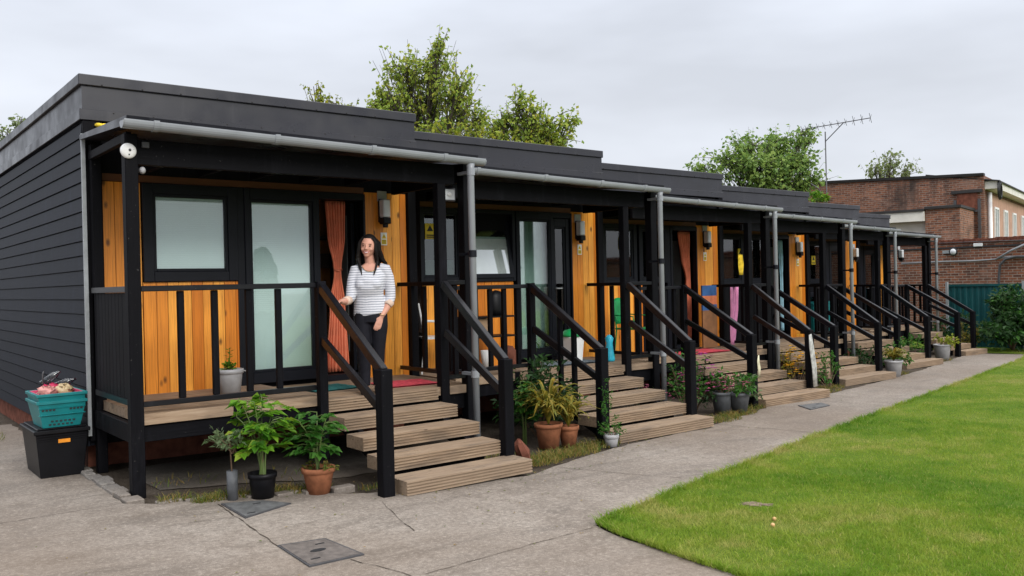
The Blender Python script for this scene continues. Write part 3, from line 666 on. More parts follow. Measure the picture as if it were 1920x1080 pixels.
    p5 = min(p5, p6-.2); post(p5, YP, zd-.35, 2.754+zp, w=.10); post(p6, YP+.01, gz(p6)-.02, 2.98+zp, w=.115)
    if n == 0:
        mb = MB(); mb.box(S+.045, S+.135, YB-.12, YB-.03, gz(S)-.02, 3.1); B('post', 'black', bevel=.005)
    # deck
    lb = lx+.09
    mb = MB(); yb_ = YP-.02; wbd = .142
    while yb_ < YF-.01:
        mb.box(S+.105 if n == 0 else S, lb, yb_, min(YF, yb_+wbd-.006), .60+zp, .69+zp); mb.box(lb+.001, p6+.05, yb_+(.0), min(YF, yb_+wbd-.006), .565+zp, .65+zp); yb_ += wbd
    B('deck', 'tread')
    for q in ((S+.09, lb, YP+.01, YP+.055, .455+zp, .585+zp), (lb, p6, YP+.02, YP+.06, .40+zp, .56+zp), (S+.035, S+.085, YP+.056, YF-.05, .44+zp, .60+zp), (p6-.02, p6+.03, YP+.061, YF, .40+zp, .56+zp)):
        mb = MB(); mb.box(*q); B('deck_joist', 'blackx', bevel=.004)
    x = S+.9; mb = MB(); mb.box(x-.04, x+.04, YP-.024, YP+.008, .56+zp, .70+zp); B('rail_block', 'black')
    # railing: each rail one part, each baluster a sub-part
    mb = MB(); x0, x1 = (S+.10 if n == 0 else S-.02), lx+.05
    mb.box(x0, x1, YP-.05, YP+.05, 1.705+zp, 1.752+zp); rl = B('railing', 'railtop', bevel=.005)
    mb = MB(); mb.box(x0, x1, YP-.025, YP+.025, .748+zp, .795+zp); mb.build('bottom_rail', M['railtop'], rl, bevel=.004)
    xs_ = [2.38, 2.67, 2.974, 3.253] if n == 0 else [x0+(x1-x0)*(i+.6)/(5.2) for i in range(5)]
    for x in xs_:
        if n == 0: x += .03
        mb = MB(); mb.box(x-.027, x+.027, YP-.022, YP+.022, .796+zp, 1.704+zp); mb.build('baluster', M['black'], rl, bevel=.004)
    for xa, xb in ((p5+.05, p6-.058),):
        mb = MB(); mb.box(xa, xb, YP-.04, YP+.04, 1.705+zp, 1.752+zp); rl = B('railing', 'railtop', bevel=.004)
        mb = MB(); mb.box(xa, xb, YP-.02, YP+.02, .72+zp, .765+zp); mb.build('bottom_rail', M['railtop'], rl)
        mb = MB(); xm = (xa+xb)/2; mb.box(xm-.025, xm+.025, YP-.02, YP+.02, .766+zp, 1.704+zp); mb.build('baluster', M['black'], rl)
    mb = MB(); mb.box(p6-.04, p6+.04, YP+.07, YF-.05, 1.70+zp, 1.747+zp); rl = B('railing', 'black', bevel=.004)
    mb = MB(); mb.box(p6-.02, p6+.02, YP+.07, YF-.05, .72+zp, .765+zp); mb.build('bottom_rail', M['railtop'], rl)
    for i in range(4):
        y = YP+.07+(YF-.12-YP)*(i+1)/5; mb = MB(); mb.box(p6-.022, p6+.022, y-.025, y+.025, .766+zp, 1.699+zp); mb.build('baluster', M['black'], rl)
    if n == 0:
        mb = MB(); mb.box(S+.02, S+.10, YP+.055, YB-.125, 1.70, 1.752); rl = B('railing', 'railtop', bevel=.004)
        mb = MB(); mb.box(S+.035, S+.075, YP+.055, YB-.125, .752, .80); mb.build('bottom_rail', M['railtop'], rl)
        mb = MB(); y = YP+.10
        while y < YB-.16: mb.box(S+.045, S+.065, y, y+.105, .801, 1.699); y += .113
        mb.build('infill_panel', M['black'], rl)
    # staircase
    DY = DYP[n]; sx0, sx1 = lx+.115, rx-.03
    mb = MB(); yA, yB_ = 7.50+DY, 6.22+DY
    for x in (sx0+.16, sx1-.16): mb.beam((x, 7.50+DY, .430+zp), (x, 6.60+DY, .092+zp), .05, .155)
    mb.box(sx0+.13, sx1-.13, 7.45+DY, 7.50+DY, .36+zp, .50+zp); mb.box(sx0+.13, sx1-.13, 6.58+DY, 6.63+DY, gz(rx)-.01, .15+zp)
    for x in (sx0+.16, sx1-.16): mb.box(x-.04, x+.04, 6.25+DY, 6.40+DY, gz(rx)-.01, gz(rx)+.03)
    st = B('staircase', 'black')
    for i in range(5):
        yf = 7.54-.356*i+DY; ztd = .648-.1335*i+zp
        a, b = sx0, sx1
        if i == 4: b = rx-.045
        if i == 4: ztd = max(ztd, gz(rx)+.125)
        mb = MB(); mb.prism(tread_poly(yf, yf+(.31 if i else .40), ztd), a+r.uniform(-.008, .008), b+r.uniform(-.008, .008)+(.07 if i == 4 else 0)); mb.build('step', M['tread'], st)
    yl, yr = 6.25+DY, 6.44+DY
    post(lx, yl, gz(lx)-.02, 1.03+zp*.85, 'newel_post', .108, st); post(rx, yr, gz(rx)-.02, 1.005+zp*.85, 'newel_post', .104, st)
    post(lx+.09, YP-.05, zd-.55, 1.765+zp, 'newel_post', .085, st)
    for x, xu, yn, zn in ((lx, lx+.085, yl, 1.03+zp*.85), (rx, p5-.02, yr, 1.005+zp*.85)):
        mb = MB(); mb.beam((xu, YP-.08, 1.715+zp), (x, yn+.0, zn-.025), .062, .085); mb.build('handrail', M['railtop'], st, bevel=.006)
        mb = MB(); mb.beam((xu, YP-.10, 1.215+zp), (x, yn+.055, .70+zp*.85), .045, .075); mb.build('lower_rail', M['railtop'], st, bevel=.004)
    if n == 1:
        for t in (.42, .62):
            mb = MB(); y = YP-.1+(yl-YP+.1)*t; x = lx+.08-.08*t; zt_ = 1.66+zp+(1.0-1.68)*t; mb.box(x-.024, x+.024, y-.024, y+.024, .32+zp, zt_); mb.build('baluster', M['black'], st)
    return T
for n in range(6): cabin(n)
# grey service strip on the near corner
s = MB(); s.box(1.958, 1.99, 8.93, 8.965, .36, 3.2); tag(s.build('conduit', M['steel']), 'pale grey conduit running up the corner of the boarded side wall', 'conduit')
s = MB(); r = random.Random(4)
for i in range(9): s.ball((2.12+.05*i, 8.945-.012*i, 3.298+r.uniform(-.008, .008)), .04, .035, .022, 8, 5)
tag(s.build('foam_strip', M['yellowcloth']), 'squashed yellow foam poking out under the roof edge at the near corner', 'foam')

# ------------------------------------------------------------------ curtains, lamps, signs on the fronts
def pleated(cx, y, rows, folds, amp, seed):
    """rows: (z, centre shift, half width); a gathered cloth with pleats, 4 mm thick"""
    r = random.Random(seed); n = folds*8; ph = r.uniform(0, 6); mb = MB(); vs = []
    Z = []
    for (za, ca, ha), (zb, cb, hb) in zip(rows, rows[1:]):
        k = max(2, int(abs(za-zb)/.06))
        for i in range(k): t = i/k; t2 = t*t*(3-2*t); Z.append((za+(zb-za)*t, ca+(cb-ca)*t2, ha+(hb-ha)*t2))
    Z.append(rows[-1])
    for z, c, h in Z:
        for j in range(n+1):
            u = j/n*2-1; a = amp*(.5+.5*min(1, h/.16))
            vs.append((cx+c+u*h, y+a*math.sin(u*folds*math.pi+ph+.5*math.sin(z*3))+.3*a*math.sin(u*folds*2.3*math.pi+z*2), z))
    m = n+1; mb.add(vs, [(i*m+j, i*m+j+1, (i+1)*m+j+1, (i+1)*m+j) for i in range(len(Z)-1) for j in range(n)]); return mb
def cloth(name, mb, mat, label, cat, th=.004):
    o = mb.build(name, M[mat], None, True, fix=False); tag(o, label, cat); q = o.modifiers.new('t', 'SOLIDIFY'); q.thickness = th; return o
YF = [9.03+d for d in DYB]
c = atY(632, 500, YF[0]+.14)
o = cloth('curtain', pleated(c.x, YF[0]+.14, [(2.695, -.02, .125), (2.3, -.015, .11), (1.93, .0, .05), (1.885, .0, .045), (1.5, -.01, .10), (.74, -.03, .15)], 7, .028, 1), 'curtain', 'terracotta curtain tied at its waist in the open doorway behind the woman', 'curtain')
s = MB(); s.tube([(c.x-.052, YF[0]+.12, 1.91), (c.x, YF[0]+.095, 1.90), (c.x+.052, YF[0]+.12, 1.91)], .012, 6); tag(s.build('tieback', M['curtain'], None, True), 'thin cord tied round the waist of the terracotta curtain', 'tieback')
c = atY(1285, 460, YF[2]+.14); cloth('curtain', pleated(c.x, YF[2]+.14, [(2.55, -.02, .17), (2.1, .0, .12), (1.72, .05, .06), (1.3, .03, .10), (.65, .0, .16)], 6, .03, 2), 'curtain', 'dim orange curtain gathered in the doorway of the third cabin', 'curtain')
c = atY(1470, 490, YF[3]+.13); cloth('curtain', pleated(c.x, YF[3]+.13, [(2.48, 0, .17), (1.6, .02, .14), (.6, .02, .15)], 6, .03, 3), 'bluecurtain', 'pale blue curtain hanging in the doorway of the fourth cabin', 'curtain')

def sign_plate(x, y, z, w, h, label, col='yellow', tri=True):
    t = thing('warning_sign', (x, y, z-h/2), label, 'sign')
    m = MB(); m.box(x-w/2, x+w/2, y-.006, y, z-h/2, z+h/2); m.build('plate', M['white'], t, bevel=.002)
    yy = y-.0075
    m = MB(); m.box(x-w*.38, x+w*.38, yy, y-.006, z-h*.42, z-h*.05); m.build('yellow_panel', M['yellow'], t)
    m = MB(); m.add([(x-w*.38, yy, z+h*.03), (x+w*.38, yy, z+h*.03), (x, yy, z+h*.42)], [(0, 1, 2)]); m.build('triangle', M['yellow'], t)
    m = MB(); m.box(x-w*.05, x+w*.05, yy-.0012, yy-.0002, z+h*.11, z+h*.27)
    for k in range(3): m.box(x-w*.28, x+w*.28, yy-.0012, yy-.0002, z-h*(.13+.10*k)-h*.02, z-h*(.13+.10*k)+h*.02)
    m.build('print', M['ink'], t)
for n, (a, lab) in enumerate((((720, 448), 'small yellow and white warning notice below the wall lamp beside the woman'), ((1087, 468), 'small yellow warning notice on the second cabin, left of the green chair'),
                              ((1322, 481), 'small yellow warning notice on the third cabin next to its orange curtain'), ((1496, 492), 'tiny pale notice on the fourth cabin below its wall lamp'))):
    p = atY(*a, YF[n]-.012); sign_plate(p.x, YF[n]-.006, p.z, .085, .15, lab)
def wall_lamp(n, a, lab):
    p = atY(*a, YF[n]-.08); x, z = p.x, p.z; y = YF[n]-.005
    t = thing('wall_lamp', (x, y, z-.15), lab, 'wall lamp', 'bulkhead lamps beside the doors')
    m = MB(); m.box(x-.055, x+.055, y-.02, y, z-.13, z+.15); m.box(x-.05, x+.05, y-.13, y-.02, z-.15, z-.075); m.build('base', M['bin'], t, bevel=.008)
    m = MB(); m.box(x-.048, x+.048, y-.125, y-.021, z-.074, z+.135); m.build('glass_cover', M['lampglass'], t, bevel=.012)
    m = MB(); m.box(x-.06, x+.06, y-.015, y-.0005, z+.12, z+.24); m.build('back_plate', M['zinc'], t)
    m = MB(); m.lathe([(.03, z-.19), (.034, z-.151)], (x, y-.075, 0), 10); m.build('sensor', M['ink'], t, True)
for n, (a, w) in enumerate((((722, 396), 'grey glass wall lamp on the orange boards above the woman'), ((1089, 432), 'grey glass wall lamp on the second cabin beside its glazed door'), ((1327, 448), 'wall lamp on the third cabin right of its orange curtain'),
                            ((1500, 466), 'small wall lamp on the fourth cabin right of the pale blue curtain'), ((1605, 476), 'tiny wall lamp on the fifth cabin behind its downpipe'), ((1690, 478), 'faintest wall lamp, on the last cabin'))): wall_lamp(n, a, w)
# white alarm dome, floodlight, small corner lamp
p = atY(240, 283, 7.545); t = thing('alarm_sounder', (p.x, 7.545, p.z-.07), 'round white alarm disc fixed to the top of the near corner post', 'alarm')
m = MB(); Rx = Matrix.Rotation(math.pi/2, 3, 'X'); prof = [(.0, .0), (.060, .0), (.064, .010), (.058, .026), (.036, .034), (0, .036)]
m.lathe(prof, (0, 0, 0), 24); m.v = [tuple(Rx @ Vector(v)+Vector((p.x, 7.547, p.z))) for v in m.v]; m.build('dome', M['white'], t, True)
for dx, dz, rr in ((.006, .004, .013), (.036, .010, .008), (.0, -.032, .009)):
    m = MB(); m.ball((p.x+dx, 7.547-.034+abs(dx)*.2+abs(dz)*.15, p.z+dz), rr, .009, rr, 8, 5); m.build('sensor_eye', M['darksteel'], t, True)
p = atY(840, 365, 7.72); t = thing('floodlight', (p.x, 7.72, p.z-.08), 'square grey floodlight under the roof between the first two cabins', 'floodlight')
m = MB(); m.box(p.x-.085, p.x+.085, 7.70, 7.745, p.z-.07, p.z+.07); m.build('case', M['darksteel'], t, bevel=.006)
m = MB(); m.box(p.x-.07, p.x+.07, 7.695, 7.699, p.z-.055, p.z+.055); m.build('glass_front', M['lampglass'], t)
m = MB(); m.ball((p.x, 7.692, p.z), .03, .01, .022, 10, 6); m.build('lamp', M['white'], t, True)
m = MB(); m.box(p.x-.02, p.x+.02, 7.745, 7.80, p.z, p.z+.04); m.build('bracket', M['darksteel'], t)
p = atY(263, 319, 7.57); t = thing('spotlight', (p.x, 7.57, p.z-.04), 'little clear spotlight on the inner side of the near corner post', 'spotlight')
m = MB(); m.ball((p.x+.02, 7.58, p.z), .026, .03, .03, 12, 8); m.build('lens', M['zinc'], t, True); m = MB(); m.box(p.x-.02, p.x+.0, 7.58, 7.62, p.z-.015, p.z+.015); m.build('bracket', M['bin'], t)
p = atY(272, 272, 7.585); m = MB(); m.box(p.x-.03, p.x+.03, 7.565, 7.589, p.z-.025, p.z+.025); tag(m.build('junction_box', M['darksteel'], bevel=.004), 'small dark junction box on the beam beside the alarm disc', 'junction box')
for i, (a, n, lab) in enumerate((((1157, 455), 2, 'sun bleached yellow and white sticker on a front post of the second cabin'),)): pass
def window_sticker(a, n, lab):
    p = atY(*a, YF[n]-.02); m = MB(); x, z, y = p.x, p.z, YF[n]-.024
    t = thing('window_sticker', (x, y, z-.1), lab, 'sticker'); m.box(x-.075, x+.075, y, y+.003, z-.11, z+.09); m.build('sheet', M['yellow'], t)
    m = MB(); m.add([(x-.05, y-.001, z-.01), (x+.05, y-.001, z-.01), (x, y-.001, z+.07)], [(0, 1, 2)]); m.box(x-.055, x+.055, y-.001, y-.0003, z-.07, z-.055); m.box(x-.055, x+.055, y-.001, y-.0003, z-.095, z-.08); m.build('print', M['ink'], t)
window_sticker((806, 432), 1, 'yellow warning sticker on the left window of the second cabin'); window_sticker((1168, 455), 2, 'yellow warning sticker on the left window of the third cabin'); window_sticker((1388, 475), 3, 'yellow warning sticker above the yellow cloth on the fourth cabin')
window_sticker((1525, 487), 4, 'yellow sticker on the left window of the fifth cabin')

# ------------------------------------------------------------------ leaves, plants, pots
def rv(r): 
    while True:
        v = Vector((r.uniform(-1, 1), r.uniform(-1, 1), r.uniform(-1, 1)))
        if .05 < v.length < 1: return v.normalized()
def bez(a, b, c, t): return a*(1-t)**2+b*2*t*(1-t)+c*t*t
def pot(par, x, y, z, r0, r1, h, mat, rim=.02, handles=False):
    m = MB(); m.lathe([(r0, z), (r0+(r1-r0)*.9, z+h-.045), (r1-.002, z+h-.042), (r1+rim*.4, z+h-.04), (r1+rim*.45, z+h), (r1-.006, z+h), (r1-.012, z+h-.04)], (x, y, 0), 24); o = m.build('pot', M[mat], par, True)
    m = MB(); m.lathe([(r1-.013, z+h-.035), (.0, z+h-.012)], (x, y, 0), 18); m.build('compost', M['compost'], par, True)
    if handles:
        for sx in (-1, 1):
            m = MB(); m.tube([(x+sx*(r1+.005), y-.02, z+h-.02), (x+sx*(r1+.03), y-.012, z+h-.03), (x+sx*(r1+.03), y+.012, z+h-.03), (x+sx*(r1+.005), y+.02, z+h-.02)], .006, 6); m.build('handle', M[mat], o)
    return o
def broad_plant(par, x, y, z, H, spread, leaf, L, seed, nst=5, nlf=9, mat_stem='stem', frac=.35):
    """upright stems that carry side shoots of broad pointed leaflets"""
    r = random.Random(seed); st = MB(); lf = MB()
    for i in range(nst):
        a = r.uniform(0, 6.28); sp = spread*r.uniform(.2, .75); top = Vector((x+sp*math.cos(a), y+sp*math.sin(a), z+H*r.uniform(.72, 1.0)))
        b0 = Vector((x+r.uniform(-.02, .02), y+r.uniform(-.02, .02), z-.02)); mid = Vector((x+sp*.2*math.cos(a), y+sp*.2*math.sin(a), z+H*.55))
        st.tube([bez(b0, mid, top, t/6) for t in range(7)], [.009-.001*t for t in range(7)], 5)
        for j in range(nlf):
            t = frac+(1-frac)*j/(nlf-1); p = bez(b0, mid, top, t); aa = r.uniform(0, 6.28); d = Vector((math.cos(aa), math.sin(aa), r.uniform(.05, .55))).normalized()
            ln = spread*r.uniform(.35, .75)*(1.15-t*.55); e = p+d*ln+Vector((0, 0, -ln*.25)); st.tube([p, p+d*ln*.5, e], [.004, .003, .002], 4)
            for k in range(3):
                q = p.lerp(e, .45+.28*k)
                for sd in (-1, 1):
                    bd = (d+Vector((-d.y, d.x, 0))*sd*.9+Vector((0, 0, r.uniform(-.35, .15)))).normalized(); l = L*r.uniform(.75, 1.2)
                    lf.leaf(q, bd, (Vector((0, 0, 1))+rv(r)*.55).normalized(), l, l*.72, .3, .35)
            lf.leaf(e, (d+Vector((0, 0, -.3))), (Vector((0, 0, 1))+rv(r)*.3).normalized(), L*1.25, L*.8, .3, .35)
    st.build('stem', M[mat_stem], par); lf.build('foliage', M[leaf], par, fix=False)
def strap_plant(par, x, y, z, H, spread, leaf, n, seed, w=.018):
    """arching strap leaves"""
    r = random.Random(seed); lf = MB()
    for i in range(n):
        a = r.uniform(0, 6.28); sp = spread*r.uniform(.25, 1); h = H*r.uniform(.5, 1.0); b = Vector((x, y, z)); e = Vector((x+sp*math.cos(a), y+sp*math.sin(a), z+h*r.uniform(.35, .95))); mid = Vector((x+sp*.35*math.cos(a), y+sp*.35*math.sin(a), z+h*1.15))
        side = Vector((-math.sin(a), math.cos(a), 0)); pr = None; K = 6
        for k in range(K+1):
            t = k/K; p = bez(b, mid, e, t); ww = w*r.uniform(.9, 1.1)*(math.sin(math.pi*min(.96, .12+t*.86)))
            cur = (p-side*ww, p+side*ww+Vector((0, 0, ww*.5)))
            if pr: lf.add([pr[0], pr[1], cur[1], cur[0]], [(0, 1, 2, 3)])
            pr = cur
            if k > 1 and r.random() < .5:
                lf.leaf(p, (side*r.choice((-1, 1))+Vector((math.cos(a), math.sin(a), -.2))).normalized(), Vector((0, 0, 1)), w*4, w*1.3)
    lf.build('foliage', M[leaf], par, fix=False)
def bushy(par, x, y, z, rx, rz, leaf, L, n, seed, name='foliage', ry=None, stems=8, matst='brownstem', hang=0.):
    """leaf cluster on twigs through an uneven mound"""
    r = random.Random(seed); lf = MB(); st = MB(); ry = ry or rx
    for i in range(stems):
        v = rv(r); v.z = abs(v.z)*.8+.25; e = Vector((x+v.x*rx*.95, y+v.y*ry*.95, z+v.z*rz*1.05-hang*rz*abs(v.x))); b = Vector((x+r.uniform(-.03, .03), y+r.uniform(-.03, .03), z-.03)); mid = b.lerp(e, .5)+Vector((0, 0, rz*.15))
        st.tube([bez(b, mid, e, t/4) for t in range(5)], [.006, .005, .004, .003, .002], 4)
        for k in range(n//stems):
            t = min(1.05, r.uniform(.2, 1)**.6*1.03); p = bez(b, mid, e, t)+rv(r)*(rx*.22*r.random()); d = (rv(r)+v*.8).normalized(); l = L*r.uniform(.6, 1.25)
            lf.leaf(p, d, (Vector((0, 0, 1))+rv(r)*.7).normalized(), l, l*.55, .3, .35)
    if name == 'foliage': st.build('stem', M[matst], par)
    lf.build(name, M[leaf], par, fix=False)
def blossoms(par, x, y, z, rx, rz, mat, size, n, seed):
    r = random.Random(seed); m = MB()
    for i in range(n):
        v = rv(r); v.z = abs(v.z); p = Vector((x+v.x*rx*r.uniform(.5, 1), y+v.y*rx*r.uniform(.5, 1), z+v.z*rz*r.uniform(.6, 1.05)))
        for k in range(6):
            a = k*1.047+r.random(); d = Vector((math.cos(a), math.sin(a), r.uniform(.1, .6))); m.leaf(p, d, Vector((0, 0, 1)), size*r.uniform(.7, 1.1), size*.7)
    m.build('blossom', M[mat], par, fix=False)
PP = lambda x, y, lab, z=None: thing('potted_plant', (x, y, gz(x) if z is None else z), lab, 'potted plant')
# on the balcony
t = PP(3.10, 8.35, 'small plant sprouting in a pale grey bucket on the first balcony', .69)
pot(t, 3.10, 8.35, .69, .095, .122, .25, 'zinc', .02, True); bushy(t, 3.10, 8.35, .925, .085, .06, 'leafbright', .045, 120, 1); 
t2 = MB(); r = random.Random(5)
for k in range(16): t2.leaf(Vector((3.10, 8.35, .95+.012*k)), Vector((math.cos(k*2.4), math.sin(k*2.4), .5)), Vector((0, 0, 1)), .06, .025)
t2.tube([(3.10, 8.35, .93), (3.105, 8.35, 1.14)], .004, 5); t2.build('shoot', M['leafbright'], t)
# by the first staircase
t = PP(2.80, 6.87, 'tall bright green leafy plant in a round black pot'); pot(t, 2.80, 6.87, .01, .088, .108, .205, 'bin'); broad_plant(t, 2.80, 6.87, .20, .64, .33, 'leafbright', .088, 11, 6, 8)
m = MB(); m.tube([(2.80, 6.87, .18), (2.81, 6.88, .5)], [.014, .009], 6); m.build('main_stem', M['brownstem'], t)
t = PP(3.22, 6.72, 'leafy plant with drooping shoots in a worn terracotta pot beside the first staircase'); pot(t, 3.22, 6.72, .005, .092, .128, .215, 'terra', .025); broad_plant(t, 3.22, 6.72, .20, .46, .27, 'leafmid', .08, 12, 5, 8)
bushy(t, 3.22, 6.72, .205, .15, .07, 'weed', .035, 160, 13, 'trailing_leaves', hang=.6)
t = PP(2.58, 6.95, 'thin plant with grey green leaves in a narrow grey tube'); m = MB(); m.lathe([(.042, gz(2.58)), (.044, .25), (.038, .25), (.036, .2)], (2.58, 6.95, 0), 14); m.build('pot', M['greypot'], t, True)
m = MB(); m.tube([(2.58, 6.95, .2), (2.57, 6.95, .42), (2.56, 6.94, .55)], .006, 5); m.build('stalk', M['brownstem'], t); bushy(t, 2.60, 6.95, .42, .22, .15, 'leafgrey', .052, 190, 14)
# under the second porch
t = PP(6.02, 7.05, 'spiky yellow green plant in the larger terracotta pot between the first two staircases'); pot(t, 6.02, 7.05, gz(6), .105, .14, .26, 'terra', .03); strap_plant(t, 6.02, 7.05, gz(6)+.24, .50, .38, 'leafyellow', 90, 21)
t = PP(6.24, 6.98, 'spiky ochre plant in the smaller terracotta pot right of the larger one'); pot(t, 6.24, 6.98, gz(6.24), .075, .105, .22, 'terra', .02); strap_plant(t, 6.24, 6.98, gz(6)+.2, .42, .36, 'leafyellow', 60, 22, .014)
t = PP(6.56, 6.66, 'ivy trailing from a small grey pot at the foot of the second staircase'); pot(t, 6.56, 6.66, gz(6.5), .06, .075, .13, 'zinc', .015); bushy(t, 6.56, 6.66, gz(6.5)+.12, .15, .14, 'leafmid', .04, 160, 23); bushy(t, 6.60, 6.75, gz(6.5)+.14, .10, .52, 'leafmid', .034, 170, 24, 'climbing_leaves')
t = thing('shrub', (6.55, 7.75, gz(6.5)), 'dark leafy shrub behind the terracotta pots under the second porch', 'shrub'); bushy(t, 6.45, 7.70, gz(6.5), .50, .80, 'leafdark', .085, 1000, 25, stems=26)
t = thing('shrub', (6.1, 7.6, gz(6.5)), 'mid green shoot of broad leaves rising left of the dark shrub', 'shrub'); broad_plant(t, 6.02, 7.45, gz(6), .78, .22, 'leafmid', .07, 26, 4, 8)
# between second and third
t = PP(9.50, 7.52, 'purple flowers in the rear grey pot left of the third staircase'); pot(t, 9.50, 7.52, gz(9.5), .105, .135, .28, 'greypot', .02); bushy(t, 9.50, 7.52, gz(9.5)+.26, .26, .26, 'leafmid', .06, 260, 31); blossoms(t, 9.50, 7.55, gz(9.5)+.32, .26, .24, 'petalpink', .035, 40, 32)
t = PP(9.66, 7.36, 'pink flowers in the front grey pot left of the third staircase'); pot(t, 9.66, 7.36, gz(9.5), .095, .14, .27, 'greypot', .02); bushy(t, 9.66, 7.36, gz(9.5)+.25, .26, .22, 'leafmid', .065, 280, 33); blossoms(t, 9.66, 7.40, gz(9.5)+.30, .24, .2, 'petalpink', .03, 26, 34)
t = thing('flowering_shrub', (9.35, 7.95, gz(9.3)), 'magenta flowering shrub behind the grey pots', 'shrub'); bushy(t, 9.40, 7.90, gz(9.3), .42, .80, 'leafdark', .06, 460, 35, stems=18); blossoms(t, 9.45, 7.85, gz(9.3)+.3, .38, .52, 'petalpurple', .045, 60, 36)
t = thing('flowering_shrub', (8.95, 7.75, gz(9)), 'pink tinged shrub at the right foot of the second staircase', 'shrub'); bushy(t, 8.95, 7.7, gz(9), .28, .78, 'leafmid', .055, 330, 37, stems=14); blossoms(t, 8.95, 7.7, gz(9)+.2, .25, .5, 'petalpink', .03, 40, 38)
t = thing('flowering_shrub', (8.95, 8.6, gz(9)), 'low rosy flowers behind the second downpipe', 'shrub'); bushy(t, 9.0, 8.6, gz(9), .45, .36, 'leafgrey', .05, 260, 39, stems=12); blossoms(t, 9.0, 8.6, gz(9)+.15, .42, .25, 'petalpink', .04, 60, 40)
t = thing('shrub', (10.2, 7.65, gz(10)), 'grey green shrub with drooping leaves left of the third newel post', 'shrub'); bushy(t, 10.06, 7.58, gz(10)+.16, .26, .32, 'leafgrey', .09, 150, 41, stems=10, hang=.5)
# between third and fourth
t = thing('flowering_shrub', (12.7, 8.5, gz(12.7)), 'amber flowering plant behind the third downpipe', 'shrub'); bushy(t, 12.7, 8.5, gz(12.7), .35, .85, 'leafyellow', .06, 260, 42, stems=14); blossoms(t, 12.7, 8.45, gz(12.7)+.25, .34, .66, 'petalyellow', .05, 80, 43)
t = thing('shrub', (13.1, 8.15, gz(13)), 'green shrub at the foot of the flaking white post', 'shrub'); bushy(t, 13.15, 8.2, gz(13), .35, .55, 'leafmid', .06, 300, 44, stems=12)
# farther along
for (x, y, rx, rz, lf, lab, k) in ((16.0, 9.2, .45, .5, 'leafdark', 'dark shrub between the fourth and fifth staircases', 51), (16.6, 8.9, .3, .6, 'leafmid', 'leafy shrub behind the fifth newel post', 52), (19.6, 10.1, .5, .5, 'leafmid', 'leafy mound between the fifth and last staircases', 53), (23.4, 10.6, .35, .75, 'leafyellow', 'pale grassy clump at the end of the path', 54)):
    t = thing('shrub', (x, y, gz(x)), lab, 'shrub'); bushy(t, x, y, gz(x), rx, rz, lf, .07, 420, k, stems=16)
t = PP(15.75, 8.47, 'yellowing plant in a round grey pot before the fifth staircase'); pot(t, 15.75, 8.47, gz(15.7), .12, .16, .30, 'zinc'); strap_plant(t, 15.75, 8.47, gz(15.7)+.28, .3, .32, 'leafyellow', 60, 55)
t = PP(20.05, 9.62, 'leafy plant in a wide grey tub before the last staircase'); pot(t, 20.05, 9.62, gz(20), .14, .18, .36, 'zinc'); bushy(t, 20.05, 9.62, gz(20)+.33, .34, .24, 'treeY', .08, 200, 56)

# ------------------------------------------------------------------ bin and crates by the boarded wall
def rot(mb, c, a):
    ca, sa = math.cos(a), math.sin(a); mb.v = [(c[0]+(x-c[0])*ca-(y-c[1])*sa, c[1]+(x-c[0])*sa+(y-c[1])*ca, z) for x, y, z in mb.v]; return mb
def tub(mb, x, y, z0, z1, w0, d0, w1, d1, th=.012, bottom=True):
    def ring(w, d, z): return [(x-w/2, y-d/2, z), (x+w/2, y-d/2, z), (x+w/2, y+d/2, z), (x-w/2, y+d/2, z)]
    v = ring(w0, d0, z0)+ring(w1, d1, z1)+ring(w1-2*th, d1-2*th, z1)+ring(w0-2*th, d0-2*th, z0+th)
    f = [(i, (i+1) % 4, 4+(i+1) % 4, 4+i) for i in range(4)]+[(4+i, 4+(i+1) % 4, 8+(i+1) % 4, 8+i) for i in range(4)]+[(8+i, 8+(i+1) % 4, 12+(i+1) % 4, 12+i) for i in range(4)]+[(3, 2, 1, 0), (12, 13, 14, 15)]
    return mb.add(v, f)
BX, BY, BA, CY = 1.722, 9.20, 0., 9.08; c0 = (BX, BY)
t = thing('storage_bin', (BX, BY, gz(BX)), 'black plastic storage box with an orange label, under the teal crates', 'storage box')
zb0 = gz(BX); m = MB(); tub(m, BX, BY, zb0, zb0+.40, .36, .62, .435, .69)
for k in range(3): m.box(BX-.21, BX+.21, BY-.350+.004*k, BY-.338+.004*k, zb0+.375-.02*k, zb0+.385-.02*k)
rot(m, c0, BA).build('body', M['bin'], t, bevel=.012)
m = MB(); m.box(BX-.235, BX+.235, BY-.365, BY+.365, zb0+.402, zb0+.440); m.box(BX-.205, BX+.205, BY-.335, BY+.335, zb0+.440, zb0+.455); rot(m, c0, BA).build('lid', M['bin'], t, bevel=.014)
m = MB(); m.box(BX-.035, BX+.065, BY-.3455, BY-.3315, zb0+.315, zb0+.348); rot(m, c0, BA).build('label', M['orange'], t)
